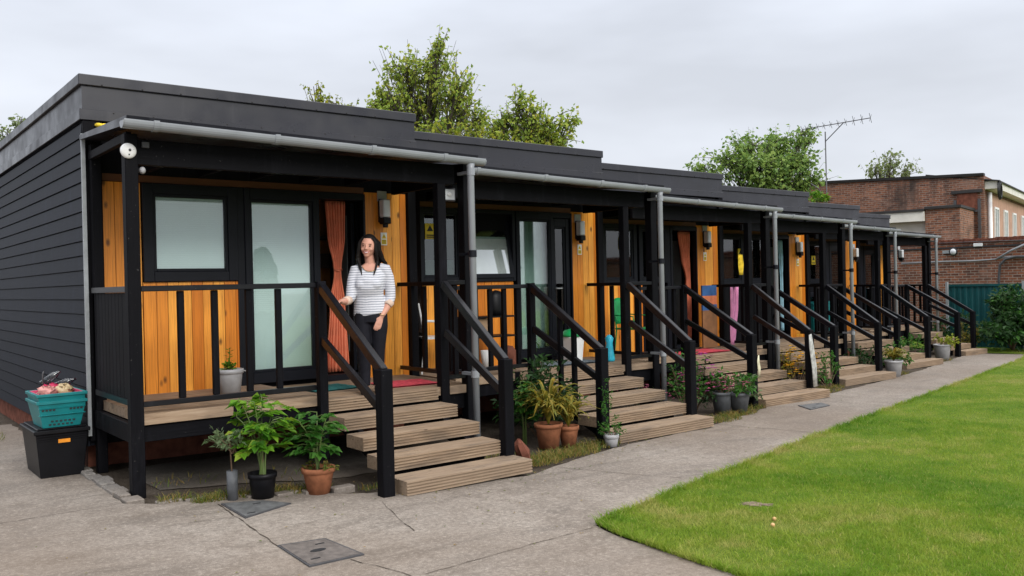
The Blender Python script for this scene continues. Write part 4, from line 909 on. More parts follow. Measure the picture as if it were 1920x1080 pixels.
def crate(z, lab, rim, inner):
    t = thing('plastic_crate', (BX, CY, z), lab, 'crate', 'stacked teal crates')
    c = (BX+.0, CY); m = MB(); tub(m, c[0], c[1], z, z+.235, .315, .39, .405, .48)
    for q in (.06, .12): m.box(c[0]-.196, c[0]+.196, c[1]-.236, c[1]-.21, z+.235-q, z+.235-q+.008)
    rot(m, c, .02).build('body', M['teal'], t, bevel=.008)
    m = MB(); x, y, w, d, zz = c[0], c[1], .425, .50, z+.218
    m.box(x-w/2, x+w/2, y-d/2, y-d/2+.022, zz, zz+.028); m.box(x-w/2, x+w/2, y+d/2-.022, y+d/2, zz, zz+.028); m.box(x-w/2, x-w/2+.022, y-d/2+.022, y+d/2-.022, zz, zz+.028); m.box(x+w/2-.022, x+w/2, y-d/2+.022, y+d/2-.022, zz, zz+.028)
    rot(m, c, .02).build('rim', M[rim], t, bevel=.004)
    for j, zq in enumerate((.03, .06) if rim == 'teal' else ()):
        for i in range(6):
            m = MB(); xx = c[0]-.10+.036*i+.018*j; yy = c[1]-.195-.045*zq/.235-.0035; m.box(xx-.010, xx+.010, yy-.004, yy+.02, z+zq-.006, z+zq+.006); rot(m, c, .02)
            m.build('slot', M['ink'], t)
    for sx in (-1, 1):
        for i in range(4):
            m = MB(); xx = c[0]+sx*(.07+.03*i); yy = c[1]-.195-.045*.165/.235-.003; m.box(xx-.010, xx+.010, yy-.004, yy+.02, z+.158, z+.172); rot(m, c, .02).build('slot', M['ink'], t)
    return t
zc1 = zb0+.456; crate(zc1, 'lower teal crate, resting on the black storage box', 'teal', None); crate(zc1+.068, 'upper teal crate nested in the lower one and filled with bottles', 'teal', None)
zc2 = zc1+.068
m = MB(); x, y = BX, CY; m.box(x-.17, x+.17, y-.21, y+.21, zc2+.205, zc2+.212); 
for q in ((x-.185, x-.176, y-.22, y+.22), (x+.176, x+.185, y-.22, y+.22), (x-.176, x+.176, y+.211, y+.22), (x-.176, x+.176, y-.22, y-.211)): m.box(*q, zc2+.212, zc2+.245)
tag(m.build('tray', M['tealrim'], bevel=.003), 'pink red tray lying inside the upper teal crate', 'tray')
r = random.Random(9)
for i, (dx, dy, mt, lab) in enumerate(((-.10, -.12, 'petalpink', 'crumpled pink bag in the upper teal crate'), (.05, -.08, 'petalyellow', 'crumpled straw coloured packet in the upper teal crate'), (-.02, .10, 'matred', 'crumpled red bag at the back of the upper teal crate'))):
    m = MB(); m.ball((x+dx, y+dy, zc2+.25), .085, .08, .05, 16, 11); m.v = [tuple(Vector(v)+rv(r)*.022) for v in m.v]; o = m.build('crumpled_bag', plain('bag', ((.62, .28, .25), (.55, .42, .24), (.55, .03, .1))[i], .4), None, True); tag(o, lab, 'bag')
for i, (dx, dy, rx_, lab) in enumerate(((.0, .17, .9, 'clear plastic bottle leaning back from the upper teal crate'), (.10, .14, 1.2, 'second clear bottle lying across the upper teal crate rim'))):
    m = MB(); m.lathe([(.0, 0), (.034, .005), (.036, .12), (.030, .15), (.012, .18), (.012, .2), (0, .2)], (0, 0, 0), 12); Rm = Matrix.Rotation(rx_, 3, 'Y') @ Matrix.Rotation(.3, 3, 'X'); m.v = [tuple(Rm @ Vector(v)+Vector((x+dx-.09, y+dy, zc2+.27+.03*(1-i)))) for v in m.v]
    tag(m.build('bottle', M['clearplastic'], None, True), lab, 'bottle')
m = MB(); m.tube([(x-.09, y+.1, zc2+.25), (x-.092, y+.1, zc2+.40), (x-.08, y+.1, zc2+.43)], .007, 6); tag(m.build('stick', M['darksteel'], None, True), 'thin dark stick standing up in the upper teal crate', 'stick')

# ------------------------------------------------------------------ mats, porch furniture
def mat_(x0, x1, y0, y1, z, m_, lab, a=0.):
    m = MB(); r = random.Random(int(x0*100)); n = 10; vs = []
    for k in (0, 1):
        for j in range(n+1):
            for i in range(n+1): vs.append((x0+(x1-x0)*i/n, y0+(y1-y0)*j/n, z+(.010+.006*r.random())*k))
    q = (n+1)**2; f = [(j*(n+1)+i, j*(n+1)+i+1, (j+1)*(n+1)+i+1, (j+1)*(n+1)+i) for j in range(n) for i in range(n)]
    m.add(vs, [tuple(a+q for a in b) for b in f]+[tuple(reversed(b)) for b in f]); rot(m, ((x0+x1)/2, (y0+y1)/2), a); tag(m.build('doormat', M[m_], None, True), lab, 'doormat')
mat_(3.88, 4.42, 8.15, 8.62, .651, 'matteal', 'teal doormat beside the upper end of the first handrail', .08); mat_(4.62, 5.22, 7.86, 8.38, .651, 'matred', 'rose red doormat at the top of the first staircase', -.12)
mat_(7.4, 8.5, 8.75, 9.25, .595, 'matgrey', 'slate blue mat on the landing of the second cabin'); mat_(10.6, 11.8, 9.1, 9.7, .515, 'matred', 'pink mat on the landing of the third cabin')

def chair(loc, ang, lab, seatm, framem, scoop=False):
    t = thing('porch_chair', loc, lab, 'chair'); X, Y, Z = loc
    def b(mb, nm, mt, sm=False): rot(mb, (X, Y), ang); return mb.build(nm, M[mt], t, sm)
    for sx in (-1, 1):
        m = MB(); m.tube([(X+sx*.20, Y-.2, Z), (X+sx*.19, Y-.18, Z+.43)], .011, 6); b(m, 'leg', framem)
        m = MB(); m.tube([(X+sx*.20, Y+.22, Z), (X+sx*.19, Y+.17, Z+.43), (X+sx*.19, Y+.24, Z+.86)], .011, 6); b(m, 'leg', framem)
        m = MB(); m.tube([(X+sx*.21, Y-.18, Z+.43), (X+sx*.23, Y-.15, Z+.62), (X+sx*.21, Y+.2, Z+.64)], .010, 6); b(m, 'armrest', framem)
    m = MB(); m.box(X-.2, X+.2, Y-.2, Y+.19, Z+.42, Z+.445); b(m, 'seat', seatm)
    m = MB(); vs = []
    for k in range(7):
        for j in range(7): u = j/6*2-1; vs.append((X+u*.19*(1-.08*k/6), Y+.175+.07*k/6+.03*(1-u*u), Z+.5+.40*k/6-(.05*u*u if k == 6 else 0)))
    m.add(vs, [(k*7+j, k*7+j+1, (k+1)*7+j+1, (k+1)*7+j) for k in range(6) for j in range(6)]); o = b(m, 'backrest', seatm, True); q = o.modifiers.new('t', 'SOLIDIFY'); q.thickness = .012
chair((5.98, 9.12, .63), 1.2, 'white metal chair at the left end of the second porch', 'white', 'white'); chair((9.72, 9.35, .55), .2, 'green plastic chair at the left end of the third porch', 'green', 'green')
t = thing('side_table', (6.72, 9.05, .63), 'dark slatted table on the second porch below the tilted window', 'table')
for zz, nm in ((.665, 'table_top'), (.415, 'shelf')):
    m = MB(); 
    for i in range(5): m.box(6.36, 7.10, 8.88+.066*i, 8.88+.066*i+.058, .63+zz-.02, .63+zz)
    m.build(nm, M['bin'], t)
for sx in (6.38, 7.08):
    for sy in (8.89, 9.19): m = MB(); m.box(sx-.018, sx+.018, sy-.018, sy+.018, .63, .63+.644); m.build('leg', M['bin'], t)
m = MB(); m.lathe([(.0, 0), (.10, .0), (.115, .08), (.105, .24), (.07, .31), (.0, .33)], (6.86, 9.02, 1.296), 16, 1, .7); tag(m.build('rucksack', M['bin'], None, True), 'black rounded bag standing on the dark slatted table', 'bag')
m = MB(); m.box(6.42, 6.66, 8.93, 9.12, 1.046, 1.27); tag(m.build('cardboard_box', plain('cardboard', (.42, .28, .17), .9), None, bevel=.006), 'brown cardboard box on the lower shelf of the dark table', 'box')
m = MB(); m.lathe([(.06, 0), (.085, .24), (.08, .24), (.055, .02)], (6.58, 8.86, .63), 14); tag(m.build('bucket', M['white'], None, True), 'white bucket on the deck before the dark table', 'bucket')
m = MB(); m.lathe([(.08, 0), (.10, .02), (.11, .2), (.06, .27), (0, .28)], (6.95, 8.9, .63), 14); tag(m.build('watering_can', M['teabag'], None, True), 'rusty round can on the deck under the dark table', 'can')
t = thing('flip_top_bin', (8.22, 9.08, .59), 'white waste bin with green lid at the door of the second cabin', 'bin'); m = MB(); tub(m, 8.22, 9.08, .595, .95, .20, .2, .25, .25); m.build('body', M['white'], t, bevel=.02); m = MB(); m.lathe([(.15, .951), (.155, .98), (.10, 1.04), (.0, 1.06)], (8.22, 9.08, 0), 16); m.build('lid', M['green'], t, True)
m = MB(); m.lathe([(0, 0), (.07, .0), (.075, .03), (.06, .12), (.045, .25), (.06, .32), (.03, .36), (0, .37)], (8.62, 8.75, .595), 14); tag(m.build('watering_jug', M['cyan'], None, True), 'bright blue plastic jug on the landing of the second cabin', 'jug')
p = atY(1330, 570, 9.75); t = thing('painted_board', (p.x, 9.75, .53), 'board painted blue over salmon leaning on the third porch', 'board')
for z0_, z1_, mt, nm in ((1.42, 1.60, 'blue', 'blue_band'), (1.27, 1.42, 'redorange', 'salmon_band'), (1.17, 1.27, 'blue', 'lower_blue_band'), (.53, 1.17, 'cladshade', 'base_band')):
    m = MB(); m.box(p.x-.19, p.x+.19, 9.74, 9.77, z0_, z1_-.002); m.build(nm, M[mt], t)
# pink cloth over the rail of the fourth cabin, yellow cloth higher up
p = atY(1377, 535, YP_ := 7.6+DYP[3]-.066); zt_ = 1.752+DZP[3]; y_ = YP_
rows = [(zt_+.006, 0, .105), (zt_-.35, -.01, .10), (zt_-.78, -.06, .075), (zt_-1.0, -.075, .05)]
cloth('hung_cloth', pleated(p.x, y_, rows, 4, .016, 8), 'pinkcloth', 'pink cloth hanging over the porch railing of the fourth cabin', 'cloth', .006)
p = atY(1388, 495, 7.6+DYP[3]+.3); cloth('hung_cloth', pleated(p.x, p.y, [(p.z+.17, 0, .055), (p.z, .01, .075), (p.z-.2, .01, .05)], 3, .012, 9), 'yellowcloth', 'ragged yellow cloth hanging at the window of the fourth cabin', 'cloth', .004)
# teal buckets, paint strips, flaking post
for i, (a, lab) in enumerate((((1526, 560), 'left teal tub on the fifth porch'), ((1554, 560), 'right teal tub on the fifth porch'))):
    p = atY(*a, YF[4]-.35); m = MB(); m.box(p.x-.15, p.x+.15, p.y-.12, p.y+.12, .401, 1.15); tag(m.build('plastic_tub', M['teal'], None, bevel=.04), lab, 'tub')
yl = 6.62+DYP[2]; p = atX(1518, 640, NR[2]-.02); x = NR[2]
m = MB(); q0 = Vector((x-.10, yl-.31, gz(x)+.16)); m.tube([q0+Vector((.04, 0, .0)), q0+Vector((.03, .005, .3)), q0+Vector((-.03, .01, .62)), q0+Vector((-.07, .0, .80))], [(.055, .012), (.065, .014), (.06, .014), (.035, .01)], 10); tag(m.build('driftwood', M['palepaint'], None, True), 'flaking white plank leaning on the right newel post of the third staircase', 'plank')
m = MB(); x = NL[2]; q0 = Vector((x+.06, 6.25+DYP[2]-.068, .33)); m.tube([q0, q0+Vector((.012, 0, .1)), q0+Vector((-.01, 0, .2)), q0+Vector((.0, 0, .29))], [(.02, .008), (.035, .01), (.028, .01), (.012, .006)], 8); tag(m.build('ornament', plain('bone', (.62, .58, .40), .6), None, True), 'cream carved ornament on the left newel post of the third staircase', 'ornament')
m = MB(); r = random.Random(3); m.tube([(5.25, 6.52, gz(5)-.02), (5.22, 6.50, .10), (5.14, 6.48, .2)], [.07, .075, .04], 8); m.v = [tuple(Vector(v)+rv(r)*.012) for v in m.v]; tag(m.build('broken_brick', M['teabag'], None, False), 'reddish broken lump leaning by the right foot of the first staircase', 'rubble')

# ------------------------------------------------------------------ the woman at the door
def person():
    P0 = Vector((4.30, 7.70, .651)); U = Vector((.874, -.487, 0)); V = Vector((-.487, -.874, 0)); Zv = Vector((0, 0, 1))
    def w(u, v, z): return P0+U*u+V*v+Zv*z
    T = thing('person', P0, 'smiling woman in a striped jumper and dark trousers holding the handrail', 'person')
    def tb(mb, pts, rad, n=14): return mb.tube([w(*p) for p in pts], rad, n, ref=U)
    # body under the clothes
    b = MB()
    tb(b, [(-.01, 0, .70), (-.012, 0, .80), (-.02, .0, .95), (-.022, .01, 1.08), (-.01, .0, 1.19), (.0, -.005, 1.245), (.0, -.01, 1.285)], [(.13, .085), (.155, .10), (.125, .085), (.14, .105), (.15, .085), (.105, .06), (.052, .05)])
    tb(b, [(.0, -.012, 1.24), (-.004, -.002, 1.30), (-.010, .012, 1.37), (-.012, .016, 1.40)], [.058, .049, .047, .047])
    HC = Vector((-.013, .022, 1.447)); yaw = math.radians(14); roll = math.radians(5)
    fx = Vector((math.cos(yaw), math.sin(yaw), 0)); fy = Vector((-math.sin(yaw), math.cos(yaw), 0)); fz = Vector((0, 0, 1))
    fx, fz = (fx*math.cos(roll)-fz*math.sin(roll)), (fz*math.cos(roll)+fx*math.sin(roll))
    def h(x, y, z): q = HC+fx*x+fy*y+fz*z; return (q.x, q.y, q.z)          # face space: x right, y out of the face, z up
    hm = MB(); nu, nv = 32, 26
    vs = []
    for i in range(nv+1):
        ph = math.pi*i/nv; z = math.cos(ph)
        for j in range(nu):
            th = 2*math.pi*j/nu; x, y = math.sin(ph)*math.cos(th), math.sin(ph)*math.sin(th)
            X, Y, Zz = x*.0775, y*.093, z*(.112 if z > 0 else .106)
            if z < 0:                                     # jaw narrows to the chin
                k = -z; X *= 1-.34*k**1.6; Y = Y*(1-.16*k)+(.018*k if y > 0 else .0)
                if y < 0: Y *= 1-.35*k
            if y > 0: Y *= .96
            vs.append(w(*h(X, Y, Zz)))
    hm.add(vs, [(i*nu+j, (i+1)*nu+j, (i+1)*nu+(j+1) % nu, i*nu+(j+1) % nu) for i in range(nv) for j in range(nu)])
    b.add(hm.v, hm.f)
    def hb(mb, x, y, z, rx, ry, rz, nu=12, nv=8):
        m = MB().ball((0, 0, 0), rx, ry, rz, nu, nv); mb.add([w(*h(x+a, y+c, z+d)) for a, c, d in m.v], m.f); return mb
    hb(b, 0, .094, -.022, .015, .016, .013); hb(b, 0, .089, .0, .0085, .014, .026); hb(b, .011, .087, -.026, .008, .01, .007); hb(b, -.011, .087, -.026, .008, .01, .007)
    hb(b, .036, .062, -.026, .024, .019, .020); hb(b, -.036, .062, -.026, .024, .019, .020)        # raised cheeks of a smile
    hb(b, 0, .062, -.084, .028, .020, .020); hb(b, 0, .070, -.058, .034, .018, .026); hb(b, 0, .076, .030, .052, .014, .012)
    for sx in (-1, 1): hb(b, sx*.076, -.005, -.008, .010, .018, .030)
    # arms: hanging left arm and right arm reaching to the rail
    A1 = [(.145, -.01, 1.215), (.172, -.012, 1.13), (.188, -.005, .945), (.150, .045, .84), (.095, .09, .755)]
    tb(b, A1, [.05, .047, .038, .036, .025], 12)
    A2 = [(-.140, .0, 1.21), (-.168, .03, 1.12), (-.195, .085, .945), (-.235, .24, .915), (-.285, .385, .918)]
    tb(b, A2, [.05, .046, .038, .036, .024], 12)
    def hand(wr, d, nrm, curl, sd):
        """wr wrist, d hand direction, nrm back-of-hand direction, sd side on which the thumb leaves"""
        wr, d, nrm = Vector(wr), Vector(d).normalized(), Vector(nrm); nrm = (nrm-d*nrm.dot(d)).normalized(); s = d.cross(nrm)*sd
        m = wr+d*.045
        mb = MB(); ring = []
        b.tube([w(*(wr+d*t)) for t in (-.01, .02, .05, .082)], [(.021, .019), (.028, .016), (.036, .014), (.037, .011)], 12, ref=(U*s.x+V*s.y+Zv*s.z))
        for k, (o, L) in enumerate(((.028, .066), (.0095, .074), (-.0095, .069), (-.028, .054))):
            p = wr+d*.078+s*o; pts = [p-d*.012]; dd = d.copy()
            for q in range(3):
                pts.append(pts[-1]+dd*(L/3+(.012 if q == 0 else 0))); c = curl*(1+.1*k); dd = (dd*math.cos(c)-nrm*math.sin(c)); nrm2 = nrm
            b.tube([w(*x) for x in pts], [.0092, .0088, .0080, .0064], 8)
        p = wr+d*.025+s*.024; dd = (d*.7+s*.75-nrm*.3).normalized(); pts = [p-dd*.01, p+dd*.028, p+dd*.05+(d*.5-nrm*.2).normalized()*.004, p+dd*.06+d*.018]
        b.tube([w(*x) for x in pts], [.0125, .0115, .0095, .007], 8)
    hand((.095, .09, .755), (-.36, .18, -.92), (.25, .95, .1), .22, -1)
    hand((-.285, .385, .918), (-.32, .90, .0), (-.12, .05, 1), .55, -1)
    # legs and feet
    for sx, fv in ((-1, .03), (1, -.02)):
        tb(b, [(-.01+sx*.075, 0, .78), (-.01+sx*.078, .012, .62), (-.012+sx*.070, .018+fv, .42), (-.012+sx*.066, fv-.01, .25), (-.012+sx*.064, fv-.005, .06)], [.085, .078, .055, .052, .036], 14)
        tb(b, [(-.012+sx*.064, fv-.04, .035), (-.014+sx*.068, fv+.06, .04), (-.016+sx*.075, fv+.15, .028)], [.034, .036, .026], 10)
    body = b.build('body', M['skin'], T); remesh(body, .0050, 6, .5)
    # jumper
    s = MB()
    tb(s, [(.0, 0, .775), (-.004, 0, .80), (-.012, .0, .88), (-.022, .004, .965), (-.026, .018, 1.05), (-.022, .020, 1.10), (-.012, .004, 1.175), (-.003, -.004, 1.222), (.0, -.008, 1.250)], [(.168, .118), (.171, .122), (.158, .112), (.146, .108), (.155, .130), (.158, .126), (.166, .100), (.135, .078), (.085, .064)], 28)
    for sx in (-1, 1): s.ball(w(-.024+sx*.066, .085, 1.075), .066, .06, .062, 14, 10)
    tb(s, [(.085, -.01, 1.238), (.140, -.01, 1.222), (.172, -.012, 1.14), (.189, -.008, 1.03), (.190, .0, .94), (.172, .028, .885)], [.050, .066, .059, .054, .051, .047], 16)
    tb(s, [(-.085, -.005, 1.236), (-.140, .0, 1.218), (-.170, .03, 1.125), (-.188, .06, 1.03), (-.197, .095, .95), (-.222, .20, .925)], [.050, .064, .058, .052, .050, .043], 16)
    sw = s.build('jumper', M['knit'], T); remesh(sw, .0062, 5, .5)
    # open neckline: a skin coloured scoop and a fine chain
    m = MB(); q = []
    for k, (a, pts) in enumerate((('c', [(.188, .022, .902), (.160, .042, .865)]), ('d', [(-.215, .175, .928), (-.245, .27, .918)]))):
        m = MB(); tb(m, [pts[0], pts[1]], [.0475, .043] if k == 0 else [.045, .040], 16); m.build('cuff', M['cuff'], T, True, bevel=.004)
    m = MB(); q = []
    for k in range(13):
        a = math.pi*(k/12); q.append(w(-.004-.070*math.cos(a), .058+.052*math.sin(a), 1.262-.062*math.sin(a)))
    m.tube(q, .0026, 5); m.build('necklace', M['gold'], T, True)
    m = MB(); q = [w(.1+.030*math.cos(k*.5236), .088+.03*math.sin(k*.5236), .775-.012*math.cos(k*.5236)) for k in range(13)]; m.tube(q, .0032, 5); m.build('bracelet', M['gold'], T, True)
    m = MB(); vs = []                                      # bare skin in the scooped neck
    for i in range(7):
        for j in range(9):
            a = math.pi*(.12+.76*j/8); rr = .30+.7*i/6; vs.append(w(-.006-.082*rr*math.cos(a), .020+.068*(rr**.7)*math.sin(a)+.018, 1.302-.095*rr*math.sin(a)**.7))
    m.add(vs, [(i*9+j, i*9+j+1, (i+1)*9+j+1, (i+1)*9+j) for i in range(6) for j in range(8)]); m.build('neckline', M['skin'], T, True)
    # trousers
    s = MB(); tb(s, [(-.006, 0, .70), (-.004, 0, .80)], [(.160, .118), (.160, .114)], 20)
    for sx, fv in ((-1, .03), (1, -.02)):
        tb(s, [(-.006+sx*.074, 0, .79), (-.008+sx*.079, .01, .66), (-.012+sx*.072, .018+fv, .42), (-.012+sx*.067, fv-.008, .24), (-.012+sx*.065, fv-.004, .075)], [(.089, .104), (.088, .100), (.066, .070), (.062, .064), (.050, .054)], 16)
    tr = s.build('trousers', M['trouser'], T); remesh(tr, .008, 3, .5)
    for sx, fv in ((-1, .03), (1, -.02)):
        m = MB(); tb(m, [(-.012+sx*.064, fv-.055, .03), (-.012+sx*.064, fv-.0, .045), (-.014+sx*.068, fv+.07, .042), (-.016+sx*.076, fv+.168, .026)], [(.034, .028), (.040, .044), (.042, .038), (.028, .022)], 14); m.build('shoe', M['bin'], T, True)
    # face
    def face(nm, mat, items, sm=True):
        m = MB()
        for it in items: hb(m, *it)
        return m.build(nm, mat, T, sm)
    for sx in (-1, 1):
        face('eye', M['eyelid'], [(sx*.0305, .0795, .0035, .0105, .006, .0028)]); face('iris', M['hair'], [(sx*.0305-.001, .0842, .0035, .0070, .0025, .0027)])
        m = MB(); m.tube([w(*h(sx*.0305+dx, .0835-.02*abs(dx)*10*.3, .011-9*dx*dx)) for dx in (-.016, -.008, 0, .008, .016)], .0021, 5); m.build('eyelash', M['hair'], T, True)
        m = MB(); m.tube([w(*h(sx*(.0305+dx), .0865-.35*abs(dx), .0265-14*dx*dx+.1*dx)) for dx in (-.017, -.008, 0, .009, .019)], [.0016, .0028, .003, .0025, .0012], 5); m.build('eyebrow', M['hair'], T, True)
    m = MB(); K = 9
    up, lo, te = [], [], []
    for k in range(K):
        u = k/(K-1)*2-1; yy = .0925-.017*u*u; up.append((u*.032, yy-.001, -.0505+.009*u*u)); lo.append((u*.032, yy-.002, -.0505-.0155*(1-u*u)+.009*u*u))
    m.add([w(*h(a, c-.001, d)) for a, c, d in up]+[w(*h(a, c-.001, d)) for a, c, d in lo], [(i, i+1, K+i+1, K+i) for i in range(K-1)]); m.build('teeth', M['teeth'], T, True, fix=False)
    for q, rr in ((up, .0030), (lo, .0036)):
        m = MB(); m.tube([w(*h(a, c, d)) for a, c, d in q], [rr*(.5+.5*math.sin(math.pi*k/(K-1))) for k in range(K)], 6); m.build('lip', M['lips'], T, True)
    # hair: cap set back from the face plus long locks on both shoulders
    s = MB(); vs = []; nu, nv = 36, 22
    for i in range(nv+1):
        ph = math.pi*.80*i/nv
        for j in range(nu):
            th = 2*math.pi*j/nu; x, y, z = math.sin(ph)*math.cos(th), math.sin(ph)*math.sin(th), math.cos(ph)
            vs.append(w(*h(x*.089, y*.100-.016, z*.117+.014)))
    fs = []
    for i in range(nv):
        for j in range(nu):
            th = 2*math.pi*(j+.5)/nu; ph = math.pi*.80*(i+.5)/nv; front = math.sin(th); 
            if front > .16 and ph > .90+.12*math.cos(th)+.55*abs(math.cos(th))**4: continue
            fs.append((i*nu+j, (i+1)*nu+j, (i+1)*nu+(j+1) % nu, i*nu+(j+1) % nu))
    s.add(vs, fs); cap = s.build('hair', M['hair'], T, True); q = cap.modifiers.new('t', 'SOLIDIFY'); q.thickness = .014; q.offset = -1
    s = MB(); r = random.Random(6)
    def lock(pts, r0):
        s.tube([w(*p) for p in pts], [r0*.55, r0*.9, r0, r0*.95, r0*.7, r0*.22][:len(pts)] if len(pts) == 6 else [r0*.8, r0, r0, r0*.75, r0*.25], 8)
    for k in range(9):                                     # viewer's left: falls in front of the shoulder
        o = k/8; y0 = .045-.12*o
        a = h(-.046-.01*o, .052-.10*o, .094-.01*o); lock([a, h(-.077-.006*o, y0, .045), h(-.084-.006*o, y0-.004, -.03), (-.105-.02*r.random(), .03-.09*o, 1.33), (-.122-.012*r.random()+.035*(1-o), .075-.13*o, 1.25), (-.112+.03*(1-o)+r.uniform(-.012, .012), .112-.15*o, 1.165+r.uniform(-.02, .03))], .021)
    for k in range(10):                                    # viewer's right: mostly behind the shoulder, one lock in front
        o = k/9; y0 = .040-.12*o
        a = h(.046+.01*o, .052-.10*o, .094-.01*o); fr = o < .32; a2 = h(.077+.006*o, y0, .045)
        if fr: lock([a, a2, h(.083, y0, -.03), (.070, .055, 1.30), (.052, .098, 1.23), (.028+r.uniform(-.01, .01), .128, 1.165)], .017)
        else: lock([a, a2, h(.088, y0-.004, -.02), (.100+.02*o, -.02-.06*o, 1.34), (.135+.025*r.random(), -.06-.03*o, 1.285), (.155+r.uniform(-.02, .02), -.085, 1.235+r.uniform(-.02, .02))], .023)
    for k in range(8):
        u = k/7*2-1; lock([h(u*.06, -.085, .05), h(u*.075, -.10, -.03), (u*.085-.01, -.085, 1.32), (u*.10, -.095, 1.24), (u*.10, -.10, 1.17)], .026)
    ll = s.build('long_locks', M['hair'], T, True); remesh(ll, .0065, 5, .5)
person()

# ------------------------------------------------------------------ brick buildings, fence, aerial beyond the row
def brick_building():
    A = math.radians(14.2); C0 = Vector((34.0, 14.64, gz(34)-.2)); t = thing('brick_building', C0, 'old red brick building with sooty walls and white eaves beyond the cabins', 'building'); t.rotation_euler = (0, 0, A)
    def b(mb, nm, mt, par=t, **k):
        o = ORG[t]; mb.v = [(x+o.x, y+o.y, z+o.z) for x, y, z in mb.v]; return mb.build(nm, M[mt], par, **k)
    z1 = 5.05-C0.z+.0; zt = z1+.28
    m = MB(); R_ = .037*9.5; m.add([(0, 0, 0), (18, 0, 0), (18, 9.5, 0), (0, 9.5, 0), (0, 0, zt), (18, 0, zt), (18, 9.5, zt+R_), (0, 9.5, zt+R_)], [(0, 3, 2, 1), (4, 5, 6, 7), (0, 1, 5, 4), (1, 2, 6, 5), (2, 3, 7, 6), (3, 0, 4, 7)]); wl = b(m, 'brick_wall', 'brick')
    m = MB(); 
    for i in range(18):
        y = i*.53; c0_, c1_ = zt+.037*y-.01, zt+.037*(y+.528)-.01; m.add([(-.07, y, c0_), (.25, y, c0_), (.25, y+.528, c1_), (-.07, y+.528, c1_), (-.09, y, c0_+.10), (.25, y, c0_+.10), (.25, y+.528, c1_+.10), (-.09, y+.528, c1_+.10)], [(0, 3, 2, 1), (4, 5, 6, 7), (0, 1, 5, 4), (1, 2, 6, 5), (2, 3, 7, 6), (3, 0, 4, 7)])
    b(m, 'coping', 'lead')
    m = MB(); m.box(.12, 18.3, -.42, -.004, zt-.50, zt-.22); b(m, 'eaves', 'cream')
    m = MB(); m.add([(.0, -.50, zt-.21), (18.4, -.50, zt-.21), (18.4, 2, zt+.22), (.0, 2, zt+.22), (.0, -.50, zt-.25), (18.4, -.50, zt-.25), (18.4, 2, zt+.15), (.0, 2, zt+.15)], [(0, 1, 2, 3), (7, 6, 5, 4), (0, 4, 5, 1), (1, 5, 6, 2), (2, 6, 7, 3), (3, 7, 4, 0)]); b(m, 'roof', 'lead')
    m = MB(); m.box(.9, 16, -.03, -.003, .5, zt-.63); b(m, 'render_panel', 'render')
    for x, w, h0, h1 in ((1.75, .95, 1.75, .75), (4.0, .9, 2.3, .8), (6.3, .9, 1.75, .8), (8.8, .9, 1.75, .8)):
        m = MB(); za, zc = zt-.62-h0+.0, zt-.62-.45
        for q in ((x, x+.08, za, zc), (x+w-.08, x+w, za, zc), (x+.08, x+w-.08, za, za+.08), (x+.08, x+w-.08, zc-.08, zc), (x+w/2-.03, x+w/2+.03, za+.08, zc-.08)): m.box(q[0], q[1], -.09, -.032, q[2], q[3])
        f = b(m, 'window', 'white'); m = MB(); m.box(x+.08, x+w-.08, -.06, -.05, za+.08, zc-.08); b(m, 'pane', 'grey', f); m = MB(); m.box(x-.06, x+w+.06, -.14, -.033, za-.07, za-.002); b(m, 'sill', 'cream', f)
    m = MB(); m.tube([(.55, -.10, 0), (.55, -.10, zt-.6)], .075, 10); b(m, 'drainpipe', 'white', smooth=True)
    m = MB(); m.tube([(.35+.34*math.cos(a*.4), -.46, zt-.55+.34*math.sin(a*.4)) for a in range(17)], .035, 6); m.tube([(.35+.27*math.cos(a*.42+1), -.49, zt-.57+.27*math.sin(a*.42+1)) for a in range(16)], .03, 6); b(m, 'cable_coil', 'ink', smooth=True)
    # chimney breast with blocked flue on the face towards the cabins
    for y0, y1 in ((.12, .21), (.93, 1.02)): 
        m = MB(); m.box(-.10, -.003, y0, y1, .5, zt-.85); b(m, 'black_pipe', 'darksteel')
    m = MB(); m.box(-.06, -.003, .22, .92, zt-1.25, zt-.62); b(m, 'blocked_opening', 'teabag')
    m = MB(); m.box(-.12, -.003, .05, 1.1, zt-.61, zt-.5); b(m, 'lintel', 'lead'); m = MB(); m.box(-.10, -.004, .215, .925, zt-1.34, zt-1.26); b(m, 'black_bracket', 'darksteel')
    m = MB(); m.box(-.05, -.003, .4, .72, zt-1.72, zt-1.6); b(m, 'plaque', 'cream')
    # lower wing with pale boarded front
    zl = 4.08-C0.z; m = MB(); m.box(-2.6, -.004, .35, 1.48, 0, zl-.05); b(m, 'wing_wall', 'brick')
    m = MB(); m.box(-2.7, .0-.005, .3, 1.49, zl-.049, zl+.04); b(m, 'wing_coping', 'lead')
    m = MB(); m.box(-2.3, -.004, 1.5, 5.6, 0, zl-.47); b(m, 'wing_front', 'cream')
    m = MB(); m.box(-2.75, -.006, 1.495, 5.9, zl-.465, zl-.12); b(m, 'wing_fascia', 'cream'); m = MB(); m.box(-2.8, -.007, 1.494, 5.95, zl-.119, zl-.03); b(m, 'wing_roof', 'lead')
    m = MB(); m.box(-2.33, -2.301, 1.9, 2.6, zl-1.6, zl-.85); b(m, 'wing_window', 'grey')
brick_building()
